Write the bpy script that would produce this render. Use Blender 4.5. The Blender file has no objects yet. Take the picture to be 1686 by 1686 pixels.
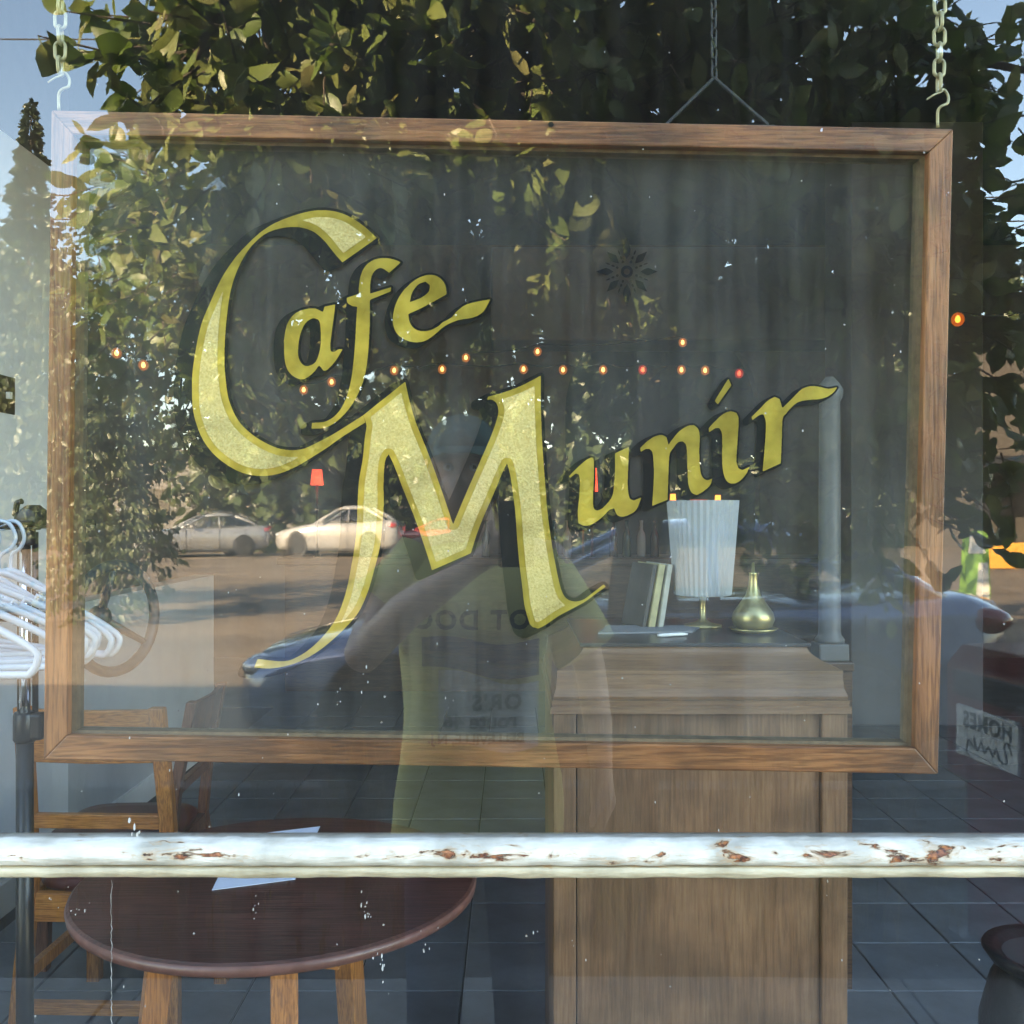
import bpy, bmesh, math, random
import numpy as np
from mathutils import Vector, Matrix, Euler

random.seed(7)
RNG = np.random.default_rng(11)
SC = bpy.context.scene
COL = SC.collection

# ------------------------------------------------------------------ camera, sky, sun, exposure
EYE = Vector((0.0, -1.05, 1.5))          # the lens of the phone, level, square to the window (plane y = 0)
cam = bpy.data.cameras.new('Camera')
cam_o = bpy.data.objects.new('Camera', cam)
COL.objects.link(cam_o)
cam_o.location = EYE
cam_o.rotation_euler = (math.radians(90), 0, 0)
cam.sensor_width = 36
cam.lens = 36 * 1654 / 1686
cam.clip_start = 0.01
cam.clip_end = 2000
SC.camera = cam_o

SUN_DIR = Vector((-0.55, 0.78, 0.36)).normalized()     # towards the sun
world = bpy.data.worlds.new('World')
SC.world = world
world.use_nodes = True
wn = world.node_tree.nodes
sky = wn.new('ShaderNodeTexSky')
sky.sky_type = 'NISHITA'
sky.sun_disc = False
sky.sun_elevation = math.asin(SUN_DIR.z)
sky.sun_rotation = math.atan2(SUN_DIR.x, SUN_DIR.y)
sky.air_density = 1.0
sky.dust_density = 0.6
sky.ozone_density = 2.0
wn['Background'].inputs['Strength'].default_value = 0.15
world.node_tree.links.new(sky.outputs[0], wn['Background'].inputs['Color'])

sun = bpy.data.lights.new('Sun', 'SUN')
sun.energy = 5.0
sun.angle = math.radians(0.5)
sun.color = (1.0, 0.85, 0.64)
sun_o = bpy.data.objects.new('Sun', sun)
COL.objects.link(sun_o)
sun_o.rotation_euler = (-SUN_DIR).to_track_quat('-Z', 'Y').to_euler()

SC.view_settings.view_transform = 'Standard'
SC.view_settings.look = 'None'
SC.view_settings.exposure = 4.2
SC.view_settings.gamma = 1.0
SC.view_settings.use_white_balance = True          # the camera balanced for shade
SC.view_settings.white_balance_temperature = 8000
SC.render.engine = 'CYCLES'
SC.cycles.use_denoising = True
SC.cycles.denoiser = 'OPENIMAGEDENOISE'
SC.cycles.max_bounces = 10
SC.cycles.transparent_max_bounces = 16
SC.cycles.diffuse_bounces = 4
SC.cycles.caustics_reflective = False
SC.cycles.caustics_refractive = False
SC.cycles.sample_clamp_indirect = 6.0

FPX = 1654.0
def P(px, py, d):
    """point seen straight through the window at depth d from the lens"""
    return Vector(((px - 843) / FPX * d, EYE.y + d, 1.5 - (py - 843) / FPX * d))
def R(px, py, d):
    """point in the street whose mirror image stands at depth d"""
    v = P(px, py, d)
    return Vector((v.x, -v.y, v.z))

# ------------------------------------------------------------------ materials
MATS = {}
def newmat(name):
    m = bpy.data.materials.new(name)
    m.use_nodes = True
    MATS[name] = m
    return m, m.node_tree.nodes, m.node_tree.links
def _set(n, key, v):
    n.inputs[key].default_value = v
def ramp(nodes, stops):
    r = nodes.new('ShaderNodeValToRGB')
    cr = r.color_ramp
    while len(cr.elements) < len(stops):
        cr.elements.new(0.5)
    for e, (p, c) in zip(cr.elements, stops):
        e.position = p
        e.color = (c[0], c[1], c[2], 1)
    return r
def simple(name, col, rough=0.5, metal=0.0, noise=0.0, nscale=8.0, bump=0.0, spec=0.5, coat=0.0, stretch=None, col2=None):
    m, n, l = newmat(name)
    b = n['Principled BSDF']
    _set(b, 'Roughness', rough); _set(b, 'Metallic', metal)
    _set(b, 'Specular IOR Level', spec); _set(b, 'Coat Weight', coat)
    _set(b, 'Base Color', (*col, 1))
    if noise > 0 or bump > 0 or col2:
        tc = n.new('ShaderNodeTexCoord')
        mp = n.new('ShaderNodeMapping')
        l.new(tc.outputs['Object'], mp.inputs['Vector'])
        if stretch: mp.inputs['Scale'].default_value = stretch
        nt = n.new('ShaderNodeTexNoise')
        _set(nt, 'Scale', nscale); _set(nt, 'Detail', 6.0); _set(nt, 'Roughness', 0.65)
        l.new(mp.outputs[0], nt.inputs['Vector'])
        if noise > 0 or col2:
            c2 = col2 or tuple(c * (1 - noise) for c in col)
            c1 = col if col2 else tuple(min(1, c * (1 + noise)) for c in col)
            r = ramp(n, [(0.3, c2), (0.7, c1)])
            l.new(nt.outputs['Fac'], r.inputs['Fac'])
            l.new(r.outputs['Color'], b.inputs['Base Color'])
        if bump > 0:
            bp = n.new('ShaderNodeBump')
            _set(bp, 'Strength', bump); _set(bp, 'Distance', 0.01)
            l.new(nt.outputs['Fac'], bp.inputs['Height'])
            l.new(bp.outputs[0], b.inputs['Normal'])
    return m
def wood(name, dark, mid, light, axis, scale=1.0, rough=0.5, stain=0.0, coat=0.0, grain=0.75):
    """long-grain wood; axis is the grain direction"""
    m, n, l = newmat(name)
    b = n['Principled BSDF']
    _set(b, 'Roughness', rough); _set(b, 'Coat Weight', coat)
    tc = n.new('ShaderNodeTexCoord')
    mp = n.new('ShaderNodeMapping')
    s = [34 * scale] * 3
    s['xyz'.index(axis)] = 1.6 * scale
    mp.inputs['Scale'].default_value = s
    l.new(tc.outputs['Object'], mp.inputs['Vector'])
    n1 = n.new('ShaderNodeTexNoise'); _set(n1, 'Scale', 2.2); _set(n1, 'Detail', 8.0); _set(n1, 'Roughness', 0.7); _set(n1, 'Distortion', 0.6)
    l.new(mp.outputs[0], n1.inputs['Vector'])
    mp2 = n.new('ShaderNodeMapping')
    s2 = [220 * scale] * 3
    s2['xyz'.index(axis)] = 14 * scale
    mp2.inputs['Scale'].default_value = s2
    l.new(tc.outputs['Object'], mp2.inputs['Vector'])
    n2 = n.new('ShaderNodeTexNoise'); _set(n2, 'Scale', 1.6); _set(n2, 'Detail', 3.0)
    l.new(mp2.outputs[0], n2.inputs['Vector'])
    r1 = ramp(n, [(0.25, dark), (0.5, mid), (0.78, light)])
    l.new(n1.outputs['Fac'], r1.inputs['Fac'])
    r2 = ramp(n, [(0.38, (0.42, 0.38, 0.36)), (0.55, (1, 1, 1))])
    l.new(n2.outputs['Fac'], r2.inputs['Fac'])
    mx = n.new('ShaderNodeMix'); mx.data_type = 'RGBA'; mx.blend_type = 'MULTIPLY'
    mx.inputs[0].default_value = grain
    l.new(r1.outputs['Color'], mx.inputs[6]); l.new(r2.outputs['Color'], mx.inputs[7])
    out = mx.outputs[2]
    if stain > 0:
        n3 = n.new('ShaderNodeTexNoise'); _set(n3, 'Scale', 5.0); _set(n3, 'Detail', 5.0)
        l.new(tc.outputs['Object'], n3.inputs['Vector'])
        r3 = ramp(n, [(0.42, (1 - stain,) * 3), (0.6, (1, 1, 1))])
        l.new(n3.outputs['Fac'], r3.inputs['Fac'])
        mx2 = n.new('ShaderNodeMix'); mx2.data_type = 'RGBA'; mx2.blend_type = 'MULTIPLY'
        mx2.inputs[0].default_value = 1.0
        l.new(out, mx2.inputs[6]); l.new(r3.outputs['Color'], mx2.inputs[7])
        out = mx2.outputs[2]
    l.new(out, b.inputs['Base Color'])
    bp = n.new('ShaderNodeBump'); _set(bp, 'Strength', 0.35); _set(bp, 'Distance', 0.002)
    l.new(n2.outputs['Fac'], bp.inputs['Height']); l.new(bp.outputs[0], b.inputs['Normal'])
    return m
def glass(name, f0, dust=0.0, tint=(1, 1, 1), streak=0.0, wav=0.0):
    """clear pane: mirror share rising at grazing angles, the rest goes straight through, plus a film of dust"""
    m, n, l = newmat(name)
    n.remove(n['Principled BSDF'])
    out = n['Material Output']
    lw = n.new('ShaderNodeLayerWeight'); _set(lw, 'Blend', 0.5)
    pw = n.new('ShaderNodeMath'); pw.operation = 'POWER'; pw.inputs[1].default_value = 4.0
    l.new(lw.outputs['Facing'], pw.inputs[0])
    mr = n.new('ShaderNodeMapRange'); _set(mr, 'To Min', f0); _set(mr, 'To Max', 1.0)
    l.new(pw.outputs[0], mr.inputs['Value'])
    tr = n.new('ShaderNodeBsdfTransparent'); _set(tr, 'Color', (*tint, 1))
    gl = n.new('ShaderNodeBsdfGlossy'); _set(gl, 'Roughness', 0.0)
    if wav > 0:
        tcw = n.new('ShaderNodeTexCoord')
        nw = n.new('ShaderNodeTexNoise'); _set(nw, 'Scale', 2.5); _set(nw, 'Detail', 1.0)
        l.new(tcw.outputs['Object'], nw.inputs['Vector'])
        bw = n.new('ShaderNodeBump'); _set(bw, 'Strength', 1.0); _set(bw, 'Distance', wav)
        l.new(nw.outputs['Fac'], bw.inputs['Height']); l.new(bw.outputs[0], gl.inputs['Normal'])
    mix = n.new('ShaderNodeMixShader')
    l.new(mr.outputs[0], mix.inputs[0]); l.new(tr.outputs[0], mix.inputs[1]); l.new(gl.outputs[0], mix.inputs[2])
    last = mix.outputs[0]
    if dust > 0:
        tc = n.new('ShaderNodeTexCoord')
        mp = n.new('ShaderNodeMapping'); mp.inputs['Scale'].default_value = (26, 1, 1.2)
        l.new(tc.outputs['Object'], mp.inputs['Vector'])
        nt = n.new('ShaderNodeTexNoise'); _set(nt, 'Scale', 1.6); _set(nt, 'Detail', 5.0); _set(nt, 'Roughness', 0.6)
        l.new(mp.outputs[0], nt.inputs['Vector'])
        nb = n.new('ShaderNodeTexNoise'); _set(nb, 'Scale', 3.0); _set(nb, 'Detail', 6.0)
        l.new(tc.outputs['Object'], nb.inputs['Vector'])
        r1 = ramp(n, [(0.38, (0, 0, 0)), (0.72, (1, 1, 1))]); l.new(nt.outputs['Fac'], r1.inputs['Fac'])
        r2 = ramp(n, [(0.32, (0.12,) * 3), (0.72, (1, 1, 1))]); l.new(nb.outputs['Fac'], r2.inputs['Fac'])
        # small dried spots
        vo = n.new('ShaderNodeTexVoronoi'); _set(vo, 'Scale', 60.0)
        l.new(tc.outputs['Object'], vo.inputs['Vector'])
        rs = ramp(n, [(0.05, (1, 1, 1)), (0.09, (0, 0, 0))]); l.new(vo.outputs['Distance'], rs.inputs['Fac'])
        pick = n.new('ShaderNodeMath'); pick.operation = 'GREATER_THAN'; pick.inputs[1].default_value = 0.90
        sep = n.new('ShaderNodeSeparateColor'); l.new(vo.outputs['Color'], sep.inputs[0]); l.new(sep.outputs[0], pick.inputs[0])
        sp = n.new('ShaderNodeMath'); sp.operation = 'MULTIPLY'; l.new(rs.outputs['Color'], sp.inputs[0]); l.new(pick.outputs[0], sp.inputs[1])
        a1 = n.new('ShaderNodeMath'); a1.operation = 'MULTIPLY'; a1.inputs[1].default_value = dust
        l.new(r2.outputs['Color'], a1.inputs[0])
        a2 = n.new('ShaderNodeMath'); a2.operation = 'MULTIPLY_ADD'; a2.inputs[1].default_value = streak
        l.new(r1.outputs['Color'], a2.inputs[0]); l.new(a1.outputs[0], a2.inputs[2])
        a3 = n.new('ShaderNodeMath'); a3.operation = 'MULTIPLY_ADD'; a3.inputs[1].default_value = 0.35
        l.new(sp.outputs[0], a3.inputs[0]); l.new(a2.outputs[0], a3.inputs[2])
        df = n.new('ShaderNodeBsdfDiffuse'); _set(df, 'Color', (0.62, 0.60, 0.56, 1))
        mix2 = n.new('ShaderNodeMixShader')
        l.new(a3.outputs[0], mix2.inputs[0]); l.new(last, mix2.inputs[1]); l.new(df.outputs[0], mix2.inputs[2])
        last = mix2.outputs[0]
    l.new(last, out.inputs['Surface'])
    return m
def emit(name, col, strength):
    m, n, l = newmat(name)
    b = n['Principled BSDF']
    _set(b, 'Base Color', (*col, 1)); _set(b, 'Emission Color', (*col, 1)); _set(b, 'Emission Strength', strength)
    return m
def leafmat(name, cols, transl=0.35):
    m, n, l = newmat(name)
    b = n['Principled BSDF']
    g = n.new('ShaderNodeNewGeometry')
    r = ramp(n, [(i / max(1, len(cols) - 1), c) for i, c in enumerate(cols)])
    l.new(g.outputs['Random Per Island'], r.inputs['Fac'])
    l.new(r.outputs['Color'], b.inputs['Base Color'])
    _set(b, 'Roughness', 0.42)
    t = n.new('ShaderNodeBsdfTranslucent')
    hs = n.new('ShaderNodeHueSaturation'); _set(hs, 'Saturation', 1.15); _set(hs, 'Value', 1.5)
    l.new(r.outputs['Color'], hs.inputs['Color']); l.new(hs.outputs[0], t.inputs['Color'])
    mx = n.new('ShaderNodeMixShader'); mx.inputs[0].default_value = transl
    l.new(b.outputs[0], mx.inputs[1]); l.new(t.outputs[0], mx.inputs[2])
    l.new(mx.outputs[0], n['Material Output'].inputs['Surface'])
    return m

# ------------------------------------------------------------------ mesh builder and tagging
ROOT = {}
class MB:
    def __init__(s):
        s.v = []; s.f = []
    def add(s, vs, fs):
        o = len(s.v)
        s.v += [tuple(p) for p in vs]
        s.f += [tuple(i + o for i in f) for f in fs]
        return s
    def box(s, a, b):
        (x0, y0, z0), (x1, y1, z1) = a, b
        return s.add([(x0, y0, z0), (x1, y0, z0), (x1, y1, z0), (x0, y1, z0), (x0, y0, z1), (x1, y0, z1), (x1, y1, z1), (x0, y1, z1)],
                     [(0, 3, 2, 1), (4, 5, 6, 7), (0, 1, 5, 4), (1, 2, 6, 5), (2, 3, 7, 6), (3, 0, 4, 7)])
    def loft(s, rings, cap=True, closed=False):
        n = len(rings[0]); o = len(s.v)
        for r in rings:
            s.v += [tuple(p) for p in r]
        m = len(rings)
        for i in range(m if closed else m - 1):
            a = o + i * n; b = o + ((i + 1) % m) * n
            for j in range(n):
                k = (j + 1) % n
                s.f.append((a + j, a + k, b + k, b + j))
        if cap and not closed:
            s.f.append(tuple(o + j for j in reversed(range(n))))
            s.f.append(tuple(o + (m - 1) * n + j for j in range(n)))
        return s
    def tube(s, path, rad, n=8, closed=False, cap=True):
        path = [Vector(p) for p in path]
        rads = rad if isinstance(rad, (list, tuple)) else [rad] * len(path)
        rings = []; up = None; m = len(path)
        for i, p in enumerate(path):
            if closed:
                t = path[(i + 1) % m] - path[i - 1]
            else:
                t = path[min(i + 1, m - 1)] - path[max(i - 1, 0)]
            if t.length < 1e-9: t = Vector((0, 0, 1))
            t.normalize()
            if up is None:
                a = Vector((0, 0, 1)) if abs(t.z) < 0.9 else Vector((1, 0, 0))
                up = (a - t * a.dot(t)).normalized()
            else:
                up = up - t * up.dot(t)
                if up.length < 1e-6: up = Vector((1, 0, 0))
                up.normalize()
            w = t.cross(up)
            rings.append([p + (up * math.cos(2 * math.pi * k / n) + w * math.sin(2 * math.pi * k / n)) * rads[i] for k in range(n)])
        return s.loft(rings, cap, closed)
    def lathe(s, prof, c=(0, 0, 0), n=32, axis='z'):
        rings = []
        for r, h in prof:
            ring = []
            for k in range(n):
                a = 2 * math.pi * k / n
                u, w = r * math.cos(a), r * math.sin(a)
                p = (u, w, h) if axis == 'z' else ((u, h, w) if axis == 'y' else (h, u, w))
                ring.append((c[0] + p[0], c[1] + p[1], c[2] + p[2]))
            rings.append(ring)
        return s.loft(rings, True)
    def ball(s, c, r, nu=14, nv=9):
        rr = r if isinstance(r, (list, tuple)) else (r, r, r)
        rings = []
        for i in range(1, nv):
            t = math.pi * i / nv
            rings.append([(c[0] + rr[0] * math.sin(t) * math.cos(2 * math.pi * k / nu), c[1] + rr[1] * math.sin(t) * math.sin(2 * math.pi * k / nu), c[2] - rr[2] * math.cos(t)) for k in range(nu)])
        return s.loft(rings, True)
    def build(s, name, mat, parent=None, smooth=False, local=False, bevel=0.0, label=None):
        off = Vector((0, 0, 0)) if (parent is None or local) else ROOT.get(parent.as_pointer(), Vector((0, 0, 0)))
        me = bpy.data.meshes.new(name)
        me.from_pydata([(p[0] - off.x, p[1] - off.y, p[2] - off.z) for p in s.v], [], s.f)
        me.update()
        bm = bmesh.new(); bm.from_mesh(me)
        bmesh.ops.recalc_face_normals(bm, faces=bm.faces)
        bm.to_mesh(me); bm.free()
        if mat is not None:
            me.materials.append(MATS[mat] if isinstance(mat, str) else mat)
        if smooth:
            me.polygons.foreach_set('use_smooth', [True] * len(me.polygons))
        o = bpy.data.objects.new(name, me)
        COL.objects.link(o)
        if parent is not None:
            o.parent = parent
            ROOT[o.as_pointer()] = off
        if bevel > 0:
            md = o.modifiers.new('bevel', 'BEVEL'); md.width = bevel; md.segments = 2; md.limit_method = 'ANGLE'
            md.angle_limit = math.radians(40)
        if label: o['label'] = label
        return o
def tag(o, label=None, cat=None, group=None, kind=None):
    if label: o['label'] = label
    if cat: o['category'] = cat
    if group: o['group'] = group
    if kind: o['kind'] = kind
    return o
def thing(name, label, cat, loc=(0, 0, 0), rz=0.0, group=None):
    o = bpy.data.objects.new(name, None)
    o.empty_display_size = 0.1
    COL.objects.link(o)
    o.location = loc; o.rotation_euler = (0, 0, rz)
    ROOT[o.as_pointer()] = Vector(loc)
    return tag(o, label, cat, group)
def copy_tree(o, parent=None, mats=None):
    c = o.copy(); COL.objects.link(c); c.parent = parent
    if mats and c.type == 'MESH':
        for i, sl in enumerate(c.material_slots):
            nm_ = sl.material.name if sl.material else ''
            if nm_ in mats:
                c.material_slots[i].link = 'OBJECT'
                c.material_slots[i].material = MATS[mats[nm_]]
    for ch in o.children: copy_tree(ch, c, mats)
    return c
def meshobj(name, me, mat, parent=None, loc=None):
    if mat is not None and not me.materials: me.materials.append(MATS[mat])
    o = bpy.data.objects.new(name, me); COL.objects.link(o)
    if parent is not None: o.parent = parent
    if loc is not None: o.location = loc
    return o
def text_mesh(body, size, spacing=1.0, shear=0.0):
    cu = bpy.data.curves.new('lettering', 'FONT')
    cu.body = body; cu.size = size; cu.align_x = 'CENTER'; cu.align_y = 'CENTER'; cu.space_character = spacing; cu.shear = shear
    cu.resolution_u = 3; cu.offset = size * .035
    ob = bpy.data.objects.new('lettering', cu); COL.objects.link(ob)
    dg = bpy.context.evaluated_depsgraph_get()
    me = bpy.data.meshes.new_from_object(ob.evaluated_get(dg))
    bpy.data.objects.remove(ob); bpy.data.curves.remove(cu)
    return me
def catmull(pts, k=6, closed=True, corner=48):
    """smooth curve through points; sharp turns stay corners"""
    P_ = [np.array(p, float) for p in pts]; n = len(P_)
    def ang(i):
        a = P_[i] - P_[i - 1]; b = P_[(i + 1) % n] - P_[i]
        c = np.dot(a, b) / (np.linalg.norm(a) * np.linalg.norm(b) + 1e-9)
        return math.degrees(math.acos(max(-1, min(1, c))))
    cor = [ang(i) > corner if (closed or 0 < i < n - 1) else True for i in range(n)]
    out = []
    for i in range(n if closed else n - 1):
        p1 = P_[i]; p2 = P_[(i + 1) % n]
        p0 = P_[i - 1] if not cor[i] else p1 - (p2 - p1)
        p3 = P_[(i + 2) % n] if not cor[(i + 1) % n] else p2 + (p2 - p1)
        for j in range(k):
            t = j / k
            out.append(0.5 * ((2 * p1) + (-p0 + p2) * t + (2 * p0 - 5 * p1 + 4 * p2 - p3) * t * t + (-p0 + 3 * p1 - 3 * p2 + p3) * t ** 3))
    if not closed: out.append(P_[-1])
    return out

# ------------------------------------------------------------------ materials in use
wood('oak_h', (0.14, 0.047, 0.018), (0.29, 0.112, 0.04), (0.44, 0.195, 0.075), 'x', 1.0, 0.5, stain=0.5)
wood('oak_v', (0.15, 0.05, 0.018), (0.32, 0.127, 0.045), (0.48, 0.21, 0.08), 'z', 1.0, 0.5, stain=0.35)
wood('stand_wood_h', (0.17, 0.080, 0.040), (0.24, 0.125, 0.063), (0.31, 0.175, 0.095), 'x', 0.6, 0.5, stain=0.25, grain=0.35)
wood('stand_wood_v', (0.14, 0.064, 0.030), (0.215, 0.108, 0.053), (0.29, 0.16, 0.085), 'z', 0.55, 0.5, stain=0.4, grain=0.35)
wood('chair_wood', (0.26, 0.085, 0.02), (0.47, 0.17, 0.04), (0.60, 0.25, 0.065), 'z', 0.9, 0.4)
wood('chair_wood_x', (0.26, 0.085, 0.02), (0.47, 0.17, 0.04), (0.60, 0.25, 0.065), 'x', 0.9, 0.4)
wood('table_top', (0.07, 0.022, 0.016), (0.105, 0.035, 0.026), (0.14, 0.052, 0.038), 'x', 0.5, 0.38, stain=.35)
simple('table_edge', (0.16, 0.065, 0.05), 0.35, noise=0.3, nscale=20)
glass('window_glass', 0.092, dust=0.009, tint=(0.95, 0.96, 0.95), streak=0.012, wav=0.0006)
glass('sign_glass', 0.04, dust=0.095, tint=(0.92, 0.96, 0.95), streak=0.045, wav=0.001)
glass('car_glass', 0.08, tint=(0.72, 0.75, 0.74))
simple('black_paint', (0.006, 0.007, 0.008), 0.35, spec=0.3)

# gold leaf: dull stippled centre, bright burnished border
def goldmat(name, base, dull, metal, rough, bscale, bump):
    m, n, l = newmat(name)
    b = n['Principled BSDF']
    _set(b, 'Metallic', metal); _set(b, 'Roughness', rough)
    tc = n.new('ShaderNodeTexCoord')
    nt = n.new('ShaderNodeTexNoise'); _set(nt, 'Scale', bscale); _set(nt, 'Detail', 3.0)
    l.new(tc.outputs['Object'], nt.inputs['Vector'])
    r = ramp(n, [(0.3, dull), (0.7, base)]); l.new(nt.outputs['Fac'], r.inputs['Fac'])
    nl = n.new('ShaderNodeTexNoise'); _set(nl, 'Scale', 9.0); _set(nl, 'Detail', 5.0); _set(nl, 'Distortion', 1.2)
    l.new(tc.outputs['Object'], nl.inputs['Vector'])
    rl = ramp(n, [(0.32, (0.62, 0.60, 0.50)), (0.5, (0.95, 0.93, 0.90)), (0.66, (1.12, 1.05, 0.92))]); l.new(nl.outputs['Fac'], rl.inputs['Fac'])
    mm = n.new('ShaderNodeMix'); mm.data_type = 'RGBA'; mm.blend_type = 'MULTIPLY'; mm.inputs[0].default_value = 1.0
    l.new(r.outputs['Color'], mm.inputs[6]); l.new(rl.outputs['Color'], mm.inputs[7])
    l.new(mm.outputs[2], b.inputs['Base Color'])
    bp = n.new('ShaderNodeBump'); _set(bp, 'Strength', bump); _set(bp, 'Distance', 0.002)
    l.new(nt.outputs['Fac'], bp.inputs['Height']); l.new(bp.outputs[0], b.inputs['Normal'])
goldmat('gold_matte', (0.66, 0.535, 0.225), (0.50, 0.385, 0.13), 0.15, 0.55, 420, 0.5)
goldmat('gold_bright', (0.62, 0.48, 0.085), (0.36, 0.27, 0.04), 0.40, 0.30, 30, 0.25)

def painted_rail_mat():
    """old white paint, thick and chipped, with rust bleeding through along the face"""
    m, n, l = newmat('old_white_paint')
    b = n['Principled BSDF']; _set(b, 'Roughness', 0.55)
    tc = n.new('ShaderNodeTexCoord')
    mp = n.new('ShaderNodeMapping'); mp.inputs['Scale'].default_value = (24, 40, 70); mp.inputs['Location'].default_value = (3.1, 0, 0)
    l.new(tc.outputs['Object'], mp.inputs['Vector'])
    n1 = n.new('ShaderNodeTexNoise'); _set(n1, 'Scale', 1.0); _set(n1, 'Detail', 9.0); _set(n1, 'Roughness', 0.62); _set(n1, 'Distortion', 0.5)
    l.new(mp.outputs[0], n1.inputs['Vector'])
    # the chipped band lies on the upper half of the face
    sx = n.new('ShaderNodeSeparateXYZ'); l.new(tc.outputs['Object'], sx.inputs[0])
    band = n.new('ShaderNodeMath'); band.operation = 'SUBTRACT'; band.inputs[1].default_value = 0.0045
    l.new(sx.outputs['Z'], band.inputs[0])
    ab = n.new('ShaderNodeMath'); ab.operation = 'ABSOLUTE'; l.new(band.outputs[0], ab.inputs[0])
    sc = n.new('ShaderNodeMath'); sc.operation = 'MULTIPLY'; sc.inputs[1].default_value = 11.0; l.new(ab.outputs[0], sc.inputs[0])
    w = n.new('ShaderNodeMath'); w.operation = 'SUBTRACT'; l.new(n1.outputs['Fac'], w.inputs[0]); l.new(sc.outputs[0], w.inputs[1])
    nl = n.new('ShaderNodeTexNoise'); _set(nl, 'Scale', 3.4); _set(nl, 'Detail', 2.0); l.new(tc.outputs['Object'], nl.inputs['Vector'])
    gm = n.new('ShaderNodeMapRange'); _set(gm, 'From Min', .35); _set(gm, 'From Max', .65); _set(gm, 'To Min', -.10); _set(gm, 'To Max', .035); l.new(nl.outputs['Fac'], gm.inputs['Value'])
    w2 = n.new('ShaderNodeMath'); w2.operation = 'ADD'; l.new(w.outputs[0], w2.inputs[0]); l.new(gm.outputs[0], w2.inputs[1]); w = w2
    chip = ramp(n, [(0.53, (0, 0, 0)), (0.565, (1, 1, 1))]); l.new(w.outputs[0], chip.inputs['Fac'])
    halo = ramp(n, [(0.45, (0, 0, 0)), (0.56, (1, 1, 1))]); l.new(w.outputs[0], halo.inputs['Fac'])
    n2 = n.new('ShaderNodeTexNoise'); _set(n2, 'Scale', 160); _set(n2, 'Detail', 4.0); l.new(tc.outputs['Object'], n2.inputs['Vector'])
    rust = ramp(n, [(0.35, (0.03, 0.009, 0.005)), (0.47, (0.19, 0.055, 0.02)), (0.62, (0.36, 0.13, 0.045))]); l.new(n2.outputs['Fac'], rust.inputs['Fac'])
    n3 = n.new('ShaderNodeTexNoise'); _set(n3, 'Scale', 22); _set(n3, 'Detail', 6.0); l.new(tc.outputs['Object'], n3.inputs['Vector'])
    paint = ramp(n, [(0.3, (0.34, 0.30, 0.24)), (0.6, (0.60, 0.55, 0.475))]); l.new(n3.outputs['Fac'], paint.inputs['Fac'])
    # the lower strip is an older cream coat, with shade painted into the groove above it
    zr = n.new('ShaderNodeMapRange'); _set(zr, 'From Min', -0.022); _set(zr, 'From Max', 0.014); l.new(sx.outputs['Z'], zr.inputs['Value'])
    coat_groove_shade = ramp(n, [(0.0, (0.86, 0.78, 0.62)), (0.355, (0.84, 0.77, 0.62)), (0.375, (0.40, 0.36, 0.28)), (0.42, (0.42, 0.38, 0.30)), (0.445, (1, 1, 1))]); l.new(zr.outputs[0], coat_groove_shade.inputs['Fac'])
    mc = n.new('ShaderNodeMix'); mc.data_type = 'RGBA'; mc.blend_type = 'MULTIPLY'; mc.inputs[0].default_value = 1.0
    l.new(paint.outputs['Color'], mc.inputs[6]); l.new(coat_groove_shade.outputs['Color'], mc.inputs[7])
    m1 = n.new('ShaderNodeMix'); m1.data_type = 'RGBA'
    m1.inputs[7].default_value = (0.40, 0.22, 0.09, 1)
    hf = n.new('ShaderNodeMath'); hf.operation = 'MULTIPLY'; hf.inputs[1].default_value = 0.85; l.new(halo.outputs['Color'], hf.inputs[0])
    l.new(hf.outputs[0], m1.inputs[0]); l.new(mc.outputs[2], m1.inputs[6])
    m2 = n.new('ShaderNodeMix'); m2.data_type = 'RGBA'
    l.new(chip.outputs['Color'], m2.inputs[0]); l.new(m1.outputs[2], m2.inputs[6]); l.new(rust.outputs['Color'], m2.inputs[7])
    l.new(m2.outputs[2], b.inputs['Base Color'])
    # relief: flakes and wrinkles in the paint
    mpb = n.new('ShaderNodeMapping'); mpb.inputs['Scale'].default_value = (22, 60, 120); l.new(tc.outputs['Object'], mpb.inputs['Vector'])
    nb = n.new('ShaderNodeTexNoise'); _set(nb, 'Scale', 1.0); _set(nb, 'Detail', 6.0); l.new(mpb.outputs[0], nb.inputs['Vector'])
    inv = n.new('ShaderNodeMath'); inv.operation = 'MULTIPLY_ADD'; inv.inputs[1].default_value = -1.2
    l.new(chip.outputs['Color'], inv.inputs[0]); l.new(nb.outputs['Fac'], inv.inputs[2])
    bp = n.new('ShaderNodeBump'); _set(bp, 'Strength', 0.9); _set(bp, 'Distance', 0.004)
    l.new(inv.outputs[0], bp.inputs['Height']); l.new(bp.outputs[0], b.inputs['Normal'])
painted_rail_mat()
simple('frame_white', (0.74, 0.72, 0.67), 0.55, noise=0.12, nscale=14, bump=0.3)
simple('facade_plaster', (0.74, 0.71, 0.66), 0.85, noise=0.12, nscale=6, bump=0.2)

# ------------------------------------------------------------------ the shop window
WX0, WX1, WZ0, WZ1 = -2.35, 2.75, 0.42, 3.45
RZ = 1.1445
win = thing('shop_window', 'large shop window with a chipped white painted cross rail', 'window', (0.2, 0, WZ0))
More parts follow.
